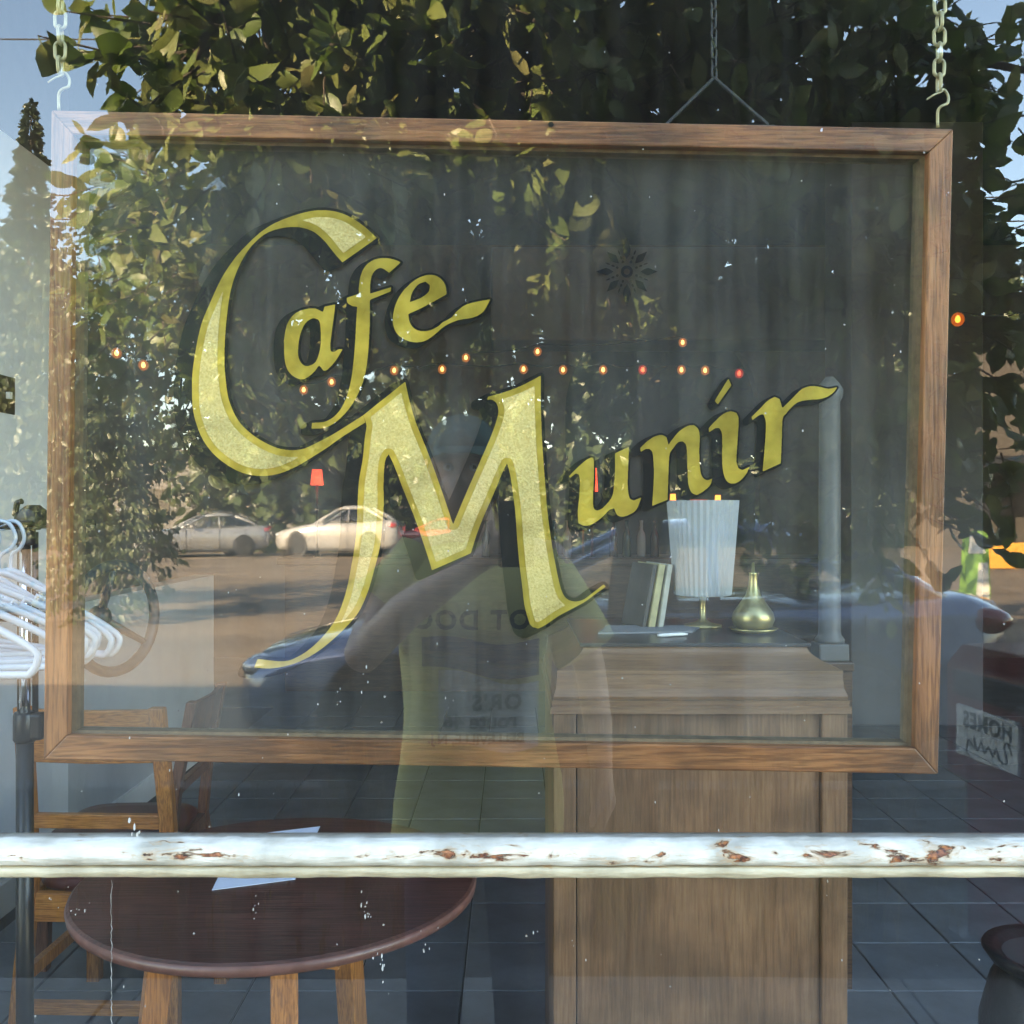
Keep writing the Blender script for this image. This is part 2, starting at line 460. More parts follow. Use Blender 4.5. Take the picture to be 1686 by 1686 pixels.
# rail with a moulded section; a fine grid lets the paint edge run uneven
prof = [(0.0, 0.0195), (-0.008, 0.0185), (-0.014, 0.0160), (-0.019, 0.0125), (-0.022, 0.0085), (-0.0235, 0.004), (-0.0235, -0.001), (-0.0225, -0.0060), (-0.0150, -0.0070), (-0.0150, -0.0082),
        (-0.0215, -0.0092), (-0.0222, -0.0130), (-0.0215, -0.0175), (-0.018, -0.0195), (-0.008, -0.0205), (0.0, -0.0205), (0.02, -0.0205), (0.02, 0.0195)]
NX = 700
from mathutils import noise as mnoise
rings = []
for i in range(NX + 1):
    x = WX0 + (WX1 - WX0) * i / NX
    ring = []
    for j, (y, z) in enumerate(prof):
        q = mnoise.noise(Vector((x * 38, j * 0.7, 1.3))) * 0.0011 + mnoise.noise(Vector((x * 9, j * 0.4, 7.7))) * 0.0009
        if j in (0, 1, 14, 15): q += max(0, mnoise.noise(Vector((x * 60, j * 1.7, 3.0))) - 0.15) * 0.006 * (1 if j < 2 else -1)
        if j >= 16: q = 0
        ring.append((x, y - abs(q) * (0.6 if j < 14 else 0), z + (q if j < 16 else 0)))
    rings.append(ring)
mbx = MB(); mbx.loft(rings, True)
mbx.v = [(x, y, z * (0.72 if z > 0 else 1.03)) for x, y, z in mbx.v]
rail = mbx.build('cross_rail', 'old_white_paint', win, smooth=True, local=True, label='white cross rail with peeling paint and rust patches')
rail.location = (-0.2, 0, RZ - WZ0)
def pane(name, x0, x1, z0, z1, y, t, mat, parent, label=None):
    return MB().box((x0, y - t / 2, z0), (x1, y + t / 2, z1)).build(name, mat, parent, label=label)
def sheet(name, x0, x1, z0, z1, y, mat, parent):
    return MB().add([(x0, y, z0), (x1, y, z0), (x1, y, z1), (x0, y, z1)], [(0, 1, 2, 3)]).build(name, mat, parent)
sheet('glass_pane', WX0 + 0.04, WX1 - 0.04, RZ + 0.005, WZ1 - 0.04, 0.0045, 'window_glass', win)
sheet('glass_pane', WX0 + 0.04, WX1 - 0.04, WZ0 + 0.04, RZ - 0.005, 0.0045, 'window_glass', win)
for nm, a, b in (('jamb', (WX0, -0.03, WZ0), (WX0 + 0.05, 0.05, WZ1)), ('jamb', (WX1 - 0.05, -0.03, WZ0), (WX1, 0.05, WZ1)),
                 ('header', (WX0 + 0.05, -0.028, WZ1 - 0.05), (WX1 - 0.05, 0.048, WZ1)), ('sill', (WX0 + 0.05, -0.07, WZ0), (WX1 - 0.05, 0.048, WZ0 + 0.05))):
    MB().box(a, b).build(nm, 'frame_white', win, bevel=0.004)
# drips and splashes of old white paint on the glass above and below the rail
simple('paint_splash', (0.42, 0.41, 0.39), 0.5)
spl = MB()
def splash(px, py, n, lo, hi, sx=6, sy=12):
    for _ in range(n):
        c = P(px + random.gauss(0, sx), py + random.gauss(0, sy), 1.05)
        r = random.uniform(lo, hi) * .8; e = random.uniform(0.6, 3.8)
        k = 7
        vs = [(c.x + r * math.cos(2 * math.pi * a / k) * random.uniform(0.6, 1.1), 0.0025, c.z + r * e * math.sin(2 * math.pi * a / k) * random.uniform(0.7, 1.1)) for a in range(k)]
        vs += [(x, 0.0038, z) for x, _, z in vs]
        spl.add(vs, [tuple(range(k))] + [(a, (a + 1) % k, k + (a + 1) % k, k + a) for a in range(k)])
for q in ((606, 1500, 10, .0004, .0013), (627, 1590, 8, .0004, .0016), (560, 1150, 5, .0003, .0012), (596, 1110, 4, .0003, .001), (220, 1372, 6, .0005, .0018),
          (1255, 1440, 5, .0003, .001), (880, 1545, 2, .0004, .001), (700, 1560, 5, .0003, .0009), (420, 1500, 6, .0003, .0009), (130, 1500, 6, .0003, .0009), (950, 1560, 3, .0003, .001)):
    splash(*q)
for _ in range(90): splash(random.uniform(0, 1686), random.uniform(0, 1680), 1, .0002, .0007)
spl.build('paint_splashes', 'paint_splash', win)['kind'] = 'stuff'
# thin wavering drip line of paint
drip = MB(); pth = []
for i in range(40):
    q = P(182 + random.uniform(-1.5, 1.5), 1450 + i * 6.2, 1.05); pth.append((q.x, 0.0022, q.z))
drip.tube(pth, [0.00012 + 0.0004 * abs(mnoise.noise(Vector((i * .9, 0, 0)))) for i in range(40)], 5)
drip.build('paint_drip', 'paint_splash', win)

# ------------------------------------------------------------------ the hanging sign
SY = 0.10                                     # plane of the lettered pane
SD = SY - EYE.y
sign = thing('hanging_sign', 'oak framed glass sign with gilded Cafe Munir lettering', 'sign', P(843, 1260, SD))
def S(px, py, y=SY):
    """picture position on the sign's own plane"""
    q = P(px, py, SD); return Vector((q.x, y, q.z))
FD = SD - 0.018
def FQ(px, py): 
    q = P(px, py, FD); return (q.x, q.z)
O = [FQ(84, 181), FQ(1570, 212), FQ(1545, 1275), FQ(71, 1251)]
I = [FQ(120, 221), FQ(1530, 250), FQ(1507, 1232), FQ(110, 1211)]
y0, y1 = FD + EYE.y, FD + EYE.y + 0.034
def rail4(a, b, name, mat):
    o0, o1, i1, i0 = O[a], O[b], I[b], I[a]
    g = 0.0004
    vs = []
    for y in (y0, y1):
        vs += [(o0[0], y, o0[1]), (o1[0], y, o1[1]), (i1[0], y, i1[1]), (i0[0], y, i0[1])]
    mb = MB().add(vs, [(0, 1, 2, 3), (7, 6, 5, 4), (0, 4, 5, 1), (1, 5, 6, 2), (2, 6, 7, 3), (3, 7, 4, 0)])
    return mb.build(name, mat, sign, bevel=0.0016)
rail4(0, 1, 'frame_rail', 'oak_h'); rail4(1, 2, 'frame_stile', 'oak_v'); rail4(2, 3, 'frame_rail', 'oak_h'); rail4(3, 0, 'frame_stile', 'oak_v')
# inner bead that holds the glass
simple('bead_wood', (0.13, 0.085, 0.045), 0.6, noise=0.35, nscale=60)
bw = 0.006
def inset(q, k):
    c = (sum(p[0] for p in q) / 4, sum(p[1] for p in q) / 4)
    return [(p[0] + (c[0] - p[0]) * k, p[1] + (c[1] - p[1]) * k) for p in q]
IB = inset(I, 0.0105)
for k in range(4):
    a, b = k, (k + 1) % 4
    vs = []
    for y in (y0 + 0.012, y1 - 0.002):
        vs += [(I[a][0], y, I[a][1]), (I[b][0], y, I[b][1]), (IB[b][0], y + 0.001, IB[b][1]), (IB[a][0], y + 0.001, IB[a][1])]
    MB().add(vs, [(0, 1, 2, 3), (7, 6, 5, 4), (0, 4, 5, 1), (1, 5, 6, 2), (2, 6, 7, 3), (3, 7, 4, 0)]).build('glazing_bead', 'bead_wood', sign)
GQ = inset(I, 0.004)
MB().add([(p[0], SY + 0.0055, p[1]) for p in GQ], [(0, 1, 2, 3)]).build('sign_pane', 'sign_glass', sign)
MB().lathe([(0.0, -0.001), (0.0032, -0.001), (0.0026, 0.0006), (0.0, 0.001)], (S(907, 214).x * 0.985, y0 - 0.001, S(907, 216).z), 12, 'y').build('screw', 'black_paint', sign)

# ---- lettering: outlines in picture pixels, turned into flat paint and leaf on the back of the pane
def z1(x, y): return (280 + x * .2372, 320 + y * .2372)
def z2(x, y): return (430 + x * .2372, 380 + y * .2372)
def z3(x, y): return (280 + x * .2372, 560 + y * .2372)
def z7(x, y): return (920 + x * .16607, 600 + y * .16607)
def z8(x, y): return (1120 + x * .16607, 590 + y * .16607)
def zz(f, pts): return [f(*p) for p in pts]
L_C = zz(z1, [(1435, 300), (1340, 215), (1230, 145), (1120, 112), (1000, 110), (870, 140), (740, 190), (640, 250), (540, 340), (440, 450), (350, 590), (280, 740), (215, 900), (175, 1080), (152, 1250), (150, 1400)]) + \
      zz(z3, [(158, 490), (180, 580), (225, 690), (300, 790), (400, 870), (500, 920), (620, 943), (740, 930), (860, 885), (980, 815), (1090, 745), (1180, 680), (1290, 610), (1355, 570), (1338, 522),
              (1200, 610), (1100, 670), (1000, 720), (930, 752), (850, 763), (770, 755), (700, 732), (620, 690), (550, 640), (480, 570), (430, 480), (400, 390), (385, 290), (376, 180)]) + \
      zz(z1, [(376, 1072), (382, 950), (395, 820), (415, 680), (450, 560), (500, 450), (560, 360), (640, 285), (720, 245), (820, 225), (910, 228), (990, 255), (1060, 310), (1110, 370), (1150, 420), (1195, 470)])
L_M = [(597.5, 683.8), (621.6, 664.4), (638.2, 651.3), (667, 628), (673.8, 658.6), (685.1, 696.9), (707.6, 753.3), (730.2, 816.4), (745.9, 863.7), (761.7, 825.4), (784.2, 773.6), (806.8, 721.7), (818.1, 690.2), (820.3, 674.4), (816.9, 663.1),
       (809, 657.5), (802.3, 658.2), (803.4, 653), (831.6, 645.1), (860.9, 633.8), (890.6, 618), (890.6, 667.6), (892, 712.7), (894.7, 757.8), (898.1, 802.9), (901.5, 843.4), (908.2, 893), (914, 926), (920.2, 956.5), (925.9, 975.5),
       (933.4, 985.9), (944.8, 990.3), (960, 987.8), (977.1, 975.5), (994.2, 962.2), (997.5, 966), (979, 979.3), (963.8, 990.7), (942.9, 1002), (918.3, 1015.3), (899.3, 1028.6), (886, 1035.3), (874.6, 1030.5), (868.9, 1017.2), (863.2, 994.5),
       (860.4, 969.8), (855.6, 931.8), (851.8, 890), (848.5, 843.4), (845.1, 816.4), (840.6, 784.8), (835, 762.3), (827.1, 778), (811.3, 816.4), (795.5, 852.4), (784.2, 881.7), (775.2, 911), (711, 939.2), (705.4, 920), (685.1, 859.2), (667, 814.1),
       (649.1, 767.4), (639.6, 747.3), (633.6, 760), (631.3, 791.2), (631.3, 833.9), (628.9, 867), (625.3, 900.3), (615.9, 938.2), (606.4, 971.4), (592.1, 1004.6), (575.5, 1026), (551.8, 1049.7), (525.7, 1071), (502, 1085.3), (478.3, 1094.8),
       (447.4, 1100.7), (417.8, 1099.5), (423.7, 1085.3), (466.4, 1089), (490.1, 1081.5), (511.5, 1067.5), (532.8, 1046.5), (549.4, 1025), (561.3, 999.9), (570.8, 969), (577.9, 933.5), (583.8, 897.9), (587.4, 862.3), (588.6, 826.7), (590.9, 791.2),
       (596.9, 755.6), (600.4, 720), (603.2, 703), (602, 695.2)]
L_a = [zz(z1, [(1145, 762), (1135, 850), (1120, 960), (1110, 1050), (1114, 1088), (1140, 1092), (1165, 1075), (1197, 1072), (1150, 1150), (1092, 1215), (1062, 1222), (1040, 1192), (1028, 1190), (990, 1240), (930, 1280), (880, 1275), (830, 1240),
               (800, 1180), (790, 1080), (795, 970), (815, 890), (860, 830), (920, 800), (1000, 790), (1060, 815), (1070, 778)]),
       zz(z1, [(1040, 900), (1046, 1000), (1038, 1080), (1010, 1160), (960, 1190), (920, 1180), (890, 1130), (888, 1050), (905, 960), (940, 890), (990, 858), (1028, 868)])]
L_f = [zz(z1, [(1600, 470), (1560, 452), (1490, 440), (1420, 450), (1360, 490), (1322, 560), (1310, 640), (1308, 688), (1225, 716), (1230, 750), (1262, 772), (1298, 778), (1290, 900), (1285, 1000), (1275, 1130), (1260, 1260), (1235, 1370), (1200, 1460),
               (1150, 1530), (1080, 1575), (983, 1586), (980, 1626), (1060, 1622), (1130, 1592), (1200, 1535), (1260, 1460), (1310, 1370), (1350, 1260), (1370, 1130), (1380, 1000), (1385, 880), (1386, 730), (1530, 672), (1532, 643), (1386, 688), (1388, 620),
               (1400, 560), (1430, 520), (1470, 510), (1520, 542)])]
L_e = [zz(z2, [(1285, 420), (1275, 370), (1240, 325), (1190, 305), (1130, 310), (1060, 345), (990, 410), (940, 490), (915, 580), (916, 650), (940, 710), (990, 750), (1060, 772), (1130, 765), (1190, 730), (1260, 670), (1310, 640), (1380, 615), (1470, 600),
               (1540, 560), (1592, 473), (1500, 490), (1420, 512), (1360, 555), (1320, 600), (1262, 632), (1230, 660), (1170, 690), (1110, 695), (1060, 675), (1030, 632), (1020, 576), (1120, 530), (1285, 440)]),
       zz(z2, [(1030, 494), (1048, 425), (1090, 370), (1140, 350), (1170, 375), (1162, 420), (1110, 463)])]
L_u = [zz(z7, [(100, 1108), (200, 1010), (270, 950), (325, 920), (347, 945), (350, 1100), (340, 1300), (346, 1420), (380, 1450), (430, 1430), (480, 1380), (530, 1310), (550, 1200), (560, 1050), (560, 880), (697, 818), (690, 1000), (685, 1200), (702, 1320),
               (745, 1350), (822, 1318), (770, 1440), (700, 1490), (630, 1510), (578, 1490), (552, 1425), (500, 1445), (430, 1515), (340, 1580), (260, 1600), (195, 1575), (190, 1450), (205, 1300), (210, 1150), (200, 1090), (170, 1080), (112, 1125)])]
L_n = [zz(z7, [(808, 828), (880, 760), (950, 715), (1020, 698), (1070, 720), (1090, 800), (1130, 740), (1200, 660), (1280, 610), (1340, 600), (1385, 640), (1400, 720), (1395, 850), (1400, 1000), (1412, 1085), (1440, 1132), (1480, 1147), (1527, 1130),
               (1500, 1200), (1430, 1262), (1370, 1295), (1320, 1270), (1290, 1200), (1280, 1100), (1275, 900), (1265, 800), (1230, 760), (1180, 775), (1130, 840), (1102, 885), (1092, 1000), (1085, 1200), (1080, 1342), (928, 1402), (935, 1300), (945, 1100),
               (940, 950), (930, 870), (900, 835), (860, 840), (815, 866)])]
L_i = [zz(z8, [(284, 692), (350, 620), (430, 550), (500, 525), (560, 540), (582, 600), (575, 750), (565, 900), (560, 1020), (580, 1090), (620, 1108), (690, 1075), (660, 1140), (600, 1210), (540, 1240), (480, 1230), (440, 1170), (420, 1050), (420, 850),
               (415, 740), (390, 690), (350, 692), (288, 732)])]
L_dot = [zz(z8, [(480, 200), (510, 265), (375, 455), (345, 420)])]
L_r = [zz(z8, [(710, 580), (790, 500), (870, 420), (940, 380), (990, 402), (1015, 492), (1050, 460), (1120, 390), (1200, 310), (1290, 275), (1380, 280), (1470, 300), (1562, 284), (1520, 340), (1450, 385), (1370, 405), (1280, 410), (1180, 430), (1110, 480),
               (1050, 550), (1018, 605), (1010, 800), (1000, 1040), (820, 1122), (835, 950), (850, 750), (850, 620), (830, 555), (790, 560), (718, 612)])]

SSC = 2.0        # cells per picture pixel
class Raster:
    def __init__(s, polys, pad=60):
        allp = np.array([p for q in polys for p in q])
        s.x0, s.y0 = np.floor(allp.min(0)) - pad
        x1, y1_ = np.ceil(allp.max(0)) + pad
        s.w, s.h = int((x1 - s.x0) * SSC), int((y1_ - s.y0) * SSC)
        s.m = np.zeros((s.h, s.w), bool)
        for q in polys:
            s.m ^= s.fill(q)
    def fill(s, q):
        q = (np.array(q) - (s.x0, s.y0)) * SSC
        out = np.zeros((s.h, s.w), bool)
        a = q; b = np.roll(q, -1, 0)
        for yy in range(max(0, int(q[:, 1].min())), min(s.h, int(q[:, 1].max()) + 2)):
            yc = yy + 0.5
            msk = ((a[:, 1] <= yc) & (b[:, 1] > yc)) | ((b[:, 1] <= yc) & (a[:, 1] > yc))
            if not msk.any(): continue
            xs = np.sort(a[msk, 0] + (yc - a[msk, 1]) / (b[msk, 1] - a[msk, 1]) * (b[msk, 0] - a[msk, 0]))
            for k in range(0, len(xs) - 1, 2):
                out[yy, max(0, int(round(xs[k]))):max(0, int(round(xs[k + 1])))] = True
        return out
def shift(m, dx, dy):
    o = np.zeros_like(m); h, w = m.shape
    o[max(0, dy):h + min(0, dy), max(0, dx):w + min(0, dx)] = m[max(0, -dy):h + min(0, -dy), max(0, -dx):w + min(0, -dx)]
    return o
def dilate(m, r):
    R_ = int(math.ceil(r * SSC)); o = m.copy()
    for dy in range(-R_, R_ + 1):
        k = int(math.sqrt(max(0, (r * SSC) ** 2 - dy * dy)))
        a = m
        for dx in sorted({-k, k, -k // 2, k // 2, 0}): o |= shift(m, dx, dy)
    return o
def sweep(m, vx, vy):
    n = int(max(abs(vx), abs(vy)) * SSC); o = m.copy()
    for i in range(n + 1): o |= shift(m, int(round(vx * SSC * i / n)), int(round(vy * SSC * i / n)))
    return o
def blur(m, k):
    a = m.astype(np.float32)
    for _ in range(2):
        for ax in (0, 1):
            a = sum(np.roll(a, d, ax) for d in range(-k, k + 1)) / (2 * k + 1)
    return a
def contours(a, lev=0.5):
    h, w = a.shape
    b = a > lev
    code = b[:-1, :-1] * 1 + b[:-1, 1:] * 2 + b[1:, 1:] * 4 + b[1:, :-1] * 8
    ys, xs = np.nonzero((code > 0) & (code < 15))
    T = {1: ((3, 0),), 2: ((0, 1),), 3: ((3, 1),), 4: ((1, 2),), 5: ((3, 0), (1, 2)), 6: ((0, 2),), 7: ((3, 2),), 8: ((2, 3),), 9: ((2, 0),), 10: ((0, 1), (2, 3)), 11: ((2, 1),), 12: ((1, 3),), 13: ((1, 0),), 14: ((0, 3),)}
    def key(x, y, e): return ((x, y, 0), (x + 1, y, 1), (x, y + 1, 0), (x, y, 1))[e]
    nxt = {}
    for x, y in zip(xs.tolist(), ys.tolist()):
        for e0, e1 in T[int(code[y, x])]: nxt.setdefault(key(x, y, e0), []).append(key(x, y, e1))
    def pos(k):
        x, y, d = k
        v0 = a[y, x]; v1 = a[y, x + 1] if d == 0 else a[y + 1, x]
        t = (lev - v0) / (v1 - v0) if v1 != v0 else 0.5
        return (x + t, y) if d == 0 else (x, y + t)
    res = []
    while nxt:
        s0 = next(iter(nxt)); cur = s0; loop = []
        while cur in nxt:
            loop.append(pos(cur)); l_ = nxt[cur]; n2 = l_.pop()
            if not l_: del nxt[cur]
            cur = n2
        if len(loop) > 12: res.append(loop)
    return res
def simplify(loop, tol=0.22):
    pts = np.array(loop); n = len(pts); keep = [0]; i = 0
    while i < n - 1:
        j = min(i + 2, n - 1); best = min(i + 1, n - 1)
        while j < n and j - i < 40:
            d = pts[j] - pts[i]; L = np.hypot(*d) + 1e-9
            dist = np.abs((pts[i + 1:j, 0] - pts[i, 0]) * d[1] - (pts[i + 1:j, 1] - pts[i, 1]) * d[0]) / L
            if len(dist) and dist.max() > tol: break
            best = j; j += 1
        keep.append(best); i = best
    return pts[keep]
def flat(name, ras, mask, y, mat, parent, k=2, label=None):
    """filled flat shape of a mask on the sign plane"""
    cu = bpy.data.curves.new(name, 'CURVE'); cu.dimensions = '2D'; cu.fill_mode = 'BOTH'
    any_ = False
    for loop in contours(blur(mask, k)):
        q = simplify(loop)
        if len(q) < 4: continue
        sp = cu.splines.new('POLY'); sp.points.add(len(q) - 1)
        for pt, (cx, cy) in zip(sp.points, q):
            w = S(ras.x0 + (cx + 0.5) / SSC, ras.y0 + (cy + 0.5) / SSC)
            pt.co = (w.x, w.z, 0, 1)
        sp.use_cyclic_u = True; any_ = True
    ob = bpy.data.objects.new(name, cu); COL.objects.link(ob)
    dg = bpy.context.evaluated_depsgraph_get()
    me = bpy.data.meshes.new_from_object(ob.evaluated_get(dg))
    bpy.data.objects.remove(ob); bpy.data.curves.remove(cu)
    mb = MB()
    fac = [tuple(p.vertices) for p in me.polygons]
    mb.add([(v.co.x, y, v.co.y) for v in me.vertices], fac)
    bpy.data.meshes.remove(me)
    return mb.build(name, mat, parent, label=label)
letters = [('C', [L_C], 11.5, (-26, 10), 5.0), ('M', [L_M], 10.0, (-22, 11), 5.5), ('a', L_a, 0, (-14, 6), 4.2), ('f', L_f, 0, (-14, 7), 4.2), ('e', L_e, 0, (-10, 6), 4.0),
           ('u', L_u, 0, (-14, 6), 3.4), ('n', L_n, 0, (-14, 6), 3.4), ('i', L_i, 0, (-14, 6), 3.4), ('dot', L_dot, 0, (-9, 7), 3.4), ('r', L_r, 0, (-11, 6), 3.4)]
for q, (ch, polys, band, sh, outl) in enumerate(letters):
    polys = [[tuple(p) for p in catmull(q_, 6)] for q_ in polys]
    ras = Raster(polys)
    nm = 'gilded_dot' if ch == 'dot' else 'gilded_letter'
    le = flat(nm, ras, ras.m, SY + 0.0015 - (0.0001 if ch == 'M' else 0), 'gold_bright', sign, 1, label=None if ch == 'dot' else f'gilded letter {ch} with black shading')
    blk = dilate(sweep(ras.m, *sh), outl)
    flat('black_shading', ras, blk, SY + 0.0025 + q * 0.00012, 'black_paint', le, 2)
    if band > 0:
        flat('matte_centre', ras, ~dilate(~ras.m, band), SY + 0.0010, 'gold_matte', le, 2)
# eight-petalled ornament in black above the name
oc = (1032.5, 446.5)
orn = None
petals = []
for k in range(8):
    a = math.radians(-90 + 45 * k)
    L0, L1 = (20, 58) if k % 4 == 0 else ((22, 51) if k % 2 == 0 else (19, 47))
    wd = 6.2
    u = (math.cos(a), math.sin(a)); v = (-u[1], u[0])
    petals.append([(oc[0] + u[0] * r + v[0] * w_, oc[1] + u[1] * r + v[1] * w_) for r, w_ in ((L0, 0), (L0 + 8, wd * .75), (L0 + (L1 - L0) * .45, wd), (L0 + (L1 - L0) * .75, wd * .45), (L1, 0), (L0 + (L1 - L0) * .75, -wd * .45), (L0 + (L1 - L0) * .45, -wd), (L0 + 8, -wd * .75))])
for k in range(8):
    a = math.radians(-67.5 + 45 * k); u = (math.cos(a), math.sin(a)); v = (-u[1], u[0])
    for r0, r1, w_ in ((15, 20, 2.4), (22, 28, 1.9), (30, 38, 1.4)):
        petals.append([(oc[0] + u[0] * r + v[0] * e, oc[1] + u[1] * r + v[1] * e) for r, e in ((r0, -w_ * .5), (r0, w_ * .5), ((r0 + r1) / 2, w_), (r1, 0.3), (r1, -0.3), ((r0 + r1) / 2, -w_))])
ring = []
for rr in (10, 5.2): ring.append([(oc[0] + rr * math.cos(t * math.pi / 16), oc[1] + rr * math.sin(t * math.pi / 16)) for t in range(32)])
mo = MB()
for q in petals:
    mo.add([S(x, y, SY + 0.002) for x, y in q], [tuple(range(len(q)))])
a_, b_ = ring
vs = [S(x, y, SY + 0.002) for x, y in a_ + b_]
mo.add(vs, [(i, (i + 1) % 32, 32 + (i + 1) % 32, 32 + i) for i in range(32)])
mo.build('star_ornament', 'black_paint', sign, label='black eight-petalled star ornament with a ring centre')

# ------------------------------------------------------------------ chains that carry the sign
simple('chain_brass', (0.34, 0.30, 0.17), 0.45, metal=0.35, noise=0.2, nscale=40)
simple('chain_dark', (0.012, 0.012, 0.012), 0.6)
def link_mesh(length, width, wire, mat):
    pts = []
    hl = length / 2 - width / 2
    for k in range(20):
        a = 2 * math.pi * k / 20
        pts.append(((width / 2 - wire) * math.cos(a), 0, (hl if math.sin(a) >= 0 else -hl) + (width / 2 - wire) * math.sin(a)))
    mb = MB(); mb.tube(pts, wire, 7, closed=True)
    o = mb.build('link', mat, None, smooth=True); me = o.data
    bpy.data.objects.remove(o)
    return me
LK = link_mesh(0.0245, 0.0165, 0.0021, 'chain_brass')
LKD = link_mesh(0.020, 0.012, 0.0018, 'chain_dark')
def chain(name, label, top, bot, me, pitch, group=None):
    top, bot = Vector(top), Vector(bot)
    t = thing(name, label, 'chain', bot, 0, group)
    d = (top - bot); L = d.length; d.normalize()
    q = d.to_track_quat('Z', 'Y')
    n = int(L / pitch)
    for i in range(n):
        o = meshobj('link', me, None, t, d * (pitch * (i + 0.5)))
        o.rotation_mode = 'QUATERNION'
        o.rotation_quaternion = q @ Euler((random.uniform(-.05, .05), random.uniform(-.05, .05), (math.pi / 2 if i % 2 else 0) + random.uniform(-.12, .12))).to_quaternion()
    return t
cr = chain('sign_chain', 'pale metal chain above the mitred corner with the bent hook', P(1550, -300, 1.148), P(1546, 150, 1.148), LK, 0.0177)
cl = chain('sign_chain', 'pale metal chain above the corner beside the grey wall', P(101, -300, 1.148), P(99, 122, 1.148), LK, 0.0177)
def hook(px, py, t):
    mb = MB()
    pts = [P(px, py + 2, 1.148), P(px + 8, py + 0, 1.150), P(px + 15, py + 10, 1.15), P(px + 14, py + 22, 1.148), P(px + 4, py + 27, 1.146), P(px - 2, py + 36, 1.148), P(px - 2, py + 62, 1.15)]
    mb.tube([Vector(p) for p in catmull([tuple(p) for p in pts], 5, False, 180)], 0.0018, 6)
    mb.tube([P(px + 6, py + 2, 1.146), P(px - 8, py + 8, 1.144), P(px - 20, py + 16, 1.142)], 0.0012, 5)
    mb.build('bent_hook', 'chain_brass', t, smooth=True)
hook(1546, 148, cr); hook(99, 120, cl)

# ------------------------------------------------------------------ the room behind the window
simple('wall_grey', (0.78, 0.79, 0.79), 0.7, noise=0.05, nscale=3, bump=0.05)
simple('half_wall_grey', (0.48, 0.49, 0.49), 0.7, noise=0.08, nscale=3)
simple('wall_dark', (0.10, 0.085, 0.075), 0.8, noise=0.2, nscale=3)
simple('wall_brown', (0.20, 0.15, 0.12), 0.8, noise=0.25, nscale=2.5, bump=0.1)
simple('beam_paint', (0.26, 0.25, 0.24), 0.7, noise=0.1, nscale=3)
simple('ceiling_dark', (0.06, 0.05, 0.045), 0.9)
simple('slate_tile', (0.15, 0.17, 0.19), 0.42, noise=0.28, nscale=4, bump=0.12, col2=(0.085, 0.09, 0.10))
simple('grout', (0.035, 0.035, 0.037), 0.9)
simple('pier_paint', (0.16, 0.15, 0.15), 0.7, noise=0.12, nscale=3)
simple('maroon_cloth', (0.13, 0.035, 0.035), 0.9, noise=0.25, nscale=12)
simple('white_paint', (0.78, 0.77, 0.74), 0.5, noise=0.05, nscale=10)
wood('bar_wood', (0.05, 0.022, 0.012), (0.10, 0.045, 0.022), (0.16, 0.075, 0.035), 'x', 0.5, 0.35)
RXL, RXR, RYB, CZ = -1.9, 5.6, 11.0, 4.25
fl = MB().box((-5.0, 0.06, -0.12), (RXR, RYB, -0.005)).build('floor', 'grout'); tag(fl, kind='structure')
TX, TY = 0.335, 0.352
tile = MB().box((-TX / 2 + .003, -TY / 2 + .003, -0.006), (TX / 2 - .003, TY / 2 - .003, 0.003)).build('tile', 'slate_tile', None)
tme = tile.data
bm = bmesh.new(); bm.from_mesh(tme); bmesh.ops.bevel(bm, geom=[e for e in bm.edges if all(v.co.z > 0 for v in e.verts)], offset=0.002, segments=1, affect='EDGES'); bm.to_mesh(tme); bm.free()
bpy.data.objects.remove(tile)
for i in range(-9, 9):
    for j in range(-3, 13):
        x = 1.185 + TX * (i + 0.5); y = 2.09 + TY * (j + 0.5)
        if y < 0.3 or x < RXL + 0.12: continue
        o = meshobj('tile', tme, None, fl, (x, y, random.uniform(-.0008, .0008)))
        o.rotation_euler = (random.uniform(-.003, .003), random.uniform(-.003, .003), 0)
far = MB().box((-4.9, 6.68, -0.02), (RXR - .02, RYB - .02, -0.001)).build('far_floor', 'slate_tile', fl)
WL = MB().box((RXL - 0.12, 0.06, 0), (RXL, 3.25, 2.92)).build('wall_left', 'wall_grey'); tag(WL, kind='structure')
MB().add([(RXL - .1, .08, 2.92), (RXL + .004, .08, 2.92), (RXL + .004, 3.25, 2.92), (RXL - .1, 3.25, 2.92), (RXL - .1, .08, 3.61), (RXL + .004, .08, 3.61), (RXL + .004, 3.25, 4.24), (RXL - .1, 3.25, 4.24)], [(0, 1, 2, 3), (4, 5, 6, 7), (0, 1, 5, 4), (1, 2, 6, 5), (2, 3, 7, 6), (3, 0, 4, 7)]).build('upper_wall', 'wall_dark', WL)
MB().box((RXL - 0.12, 3.25, 0), (RXL, 5.35, 1.10)).build('half_wall', 'half_wall_grey', WL)
MB().box((RXL - 0.0, 0.1, 0.0), (RXL + 0.015, 5.34, 0.12)).build('skirting', 'white_paint', WL)
tag(MB().box((-5.0, 0.06, 0), (-4.9, RYB, CZ)).build('wall_far_left', 'wall_brown'), kind='structure')
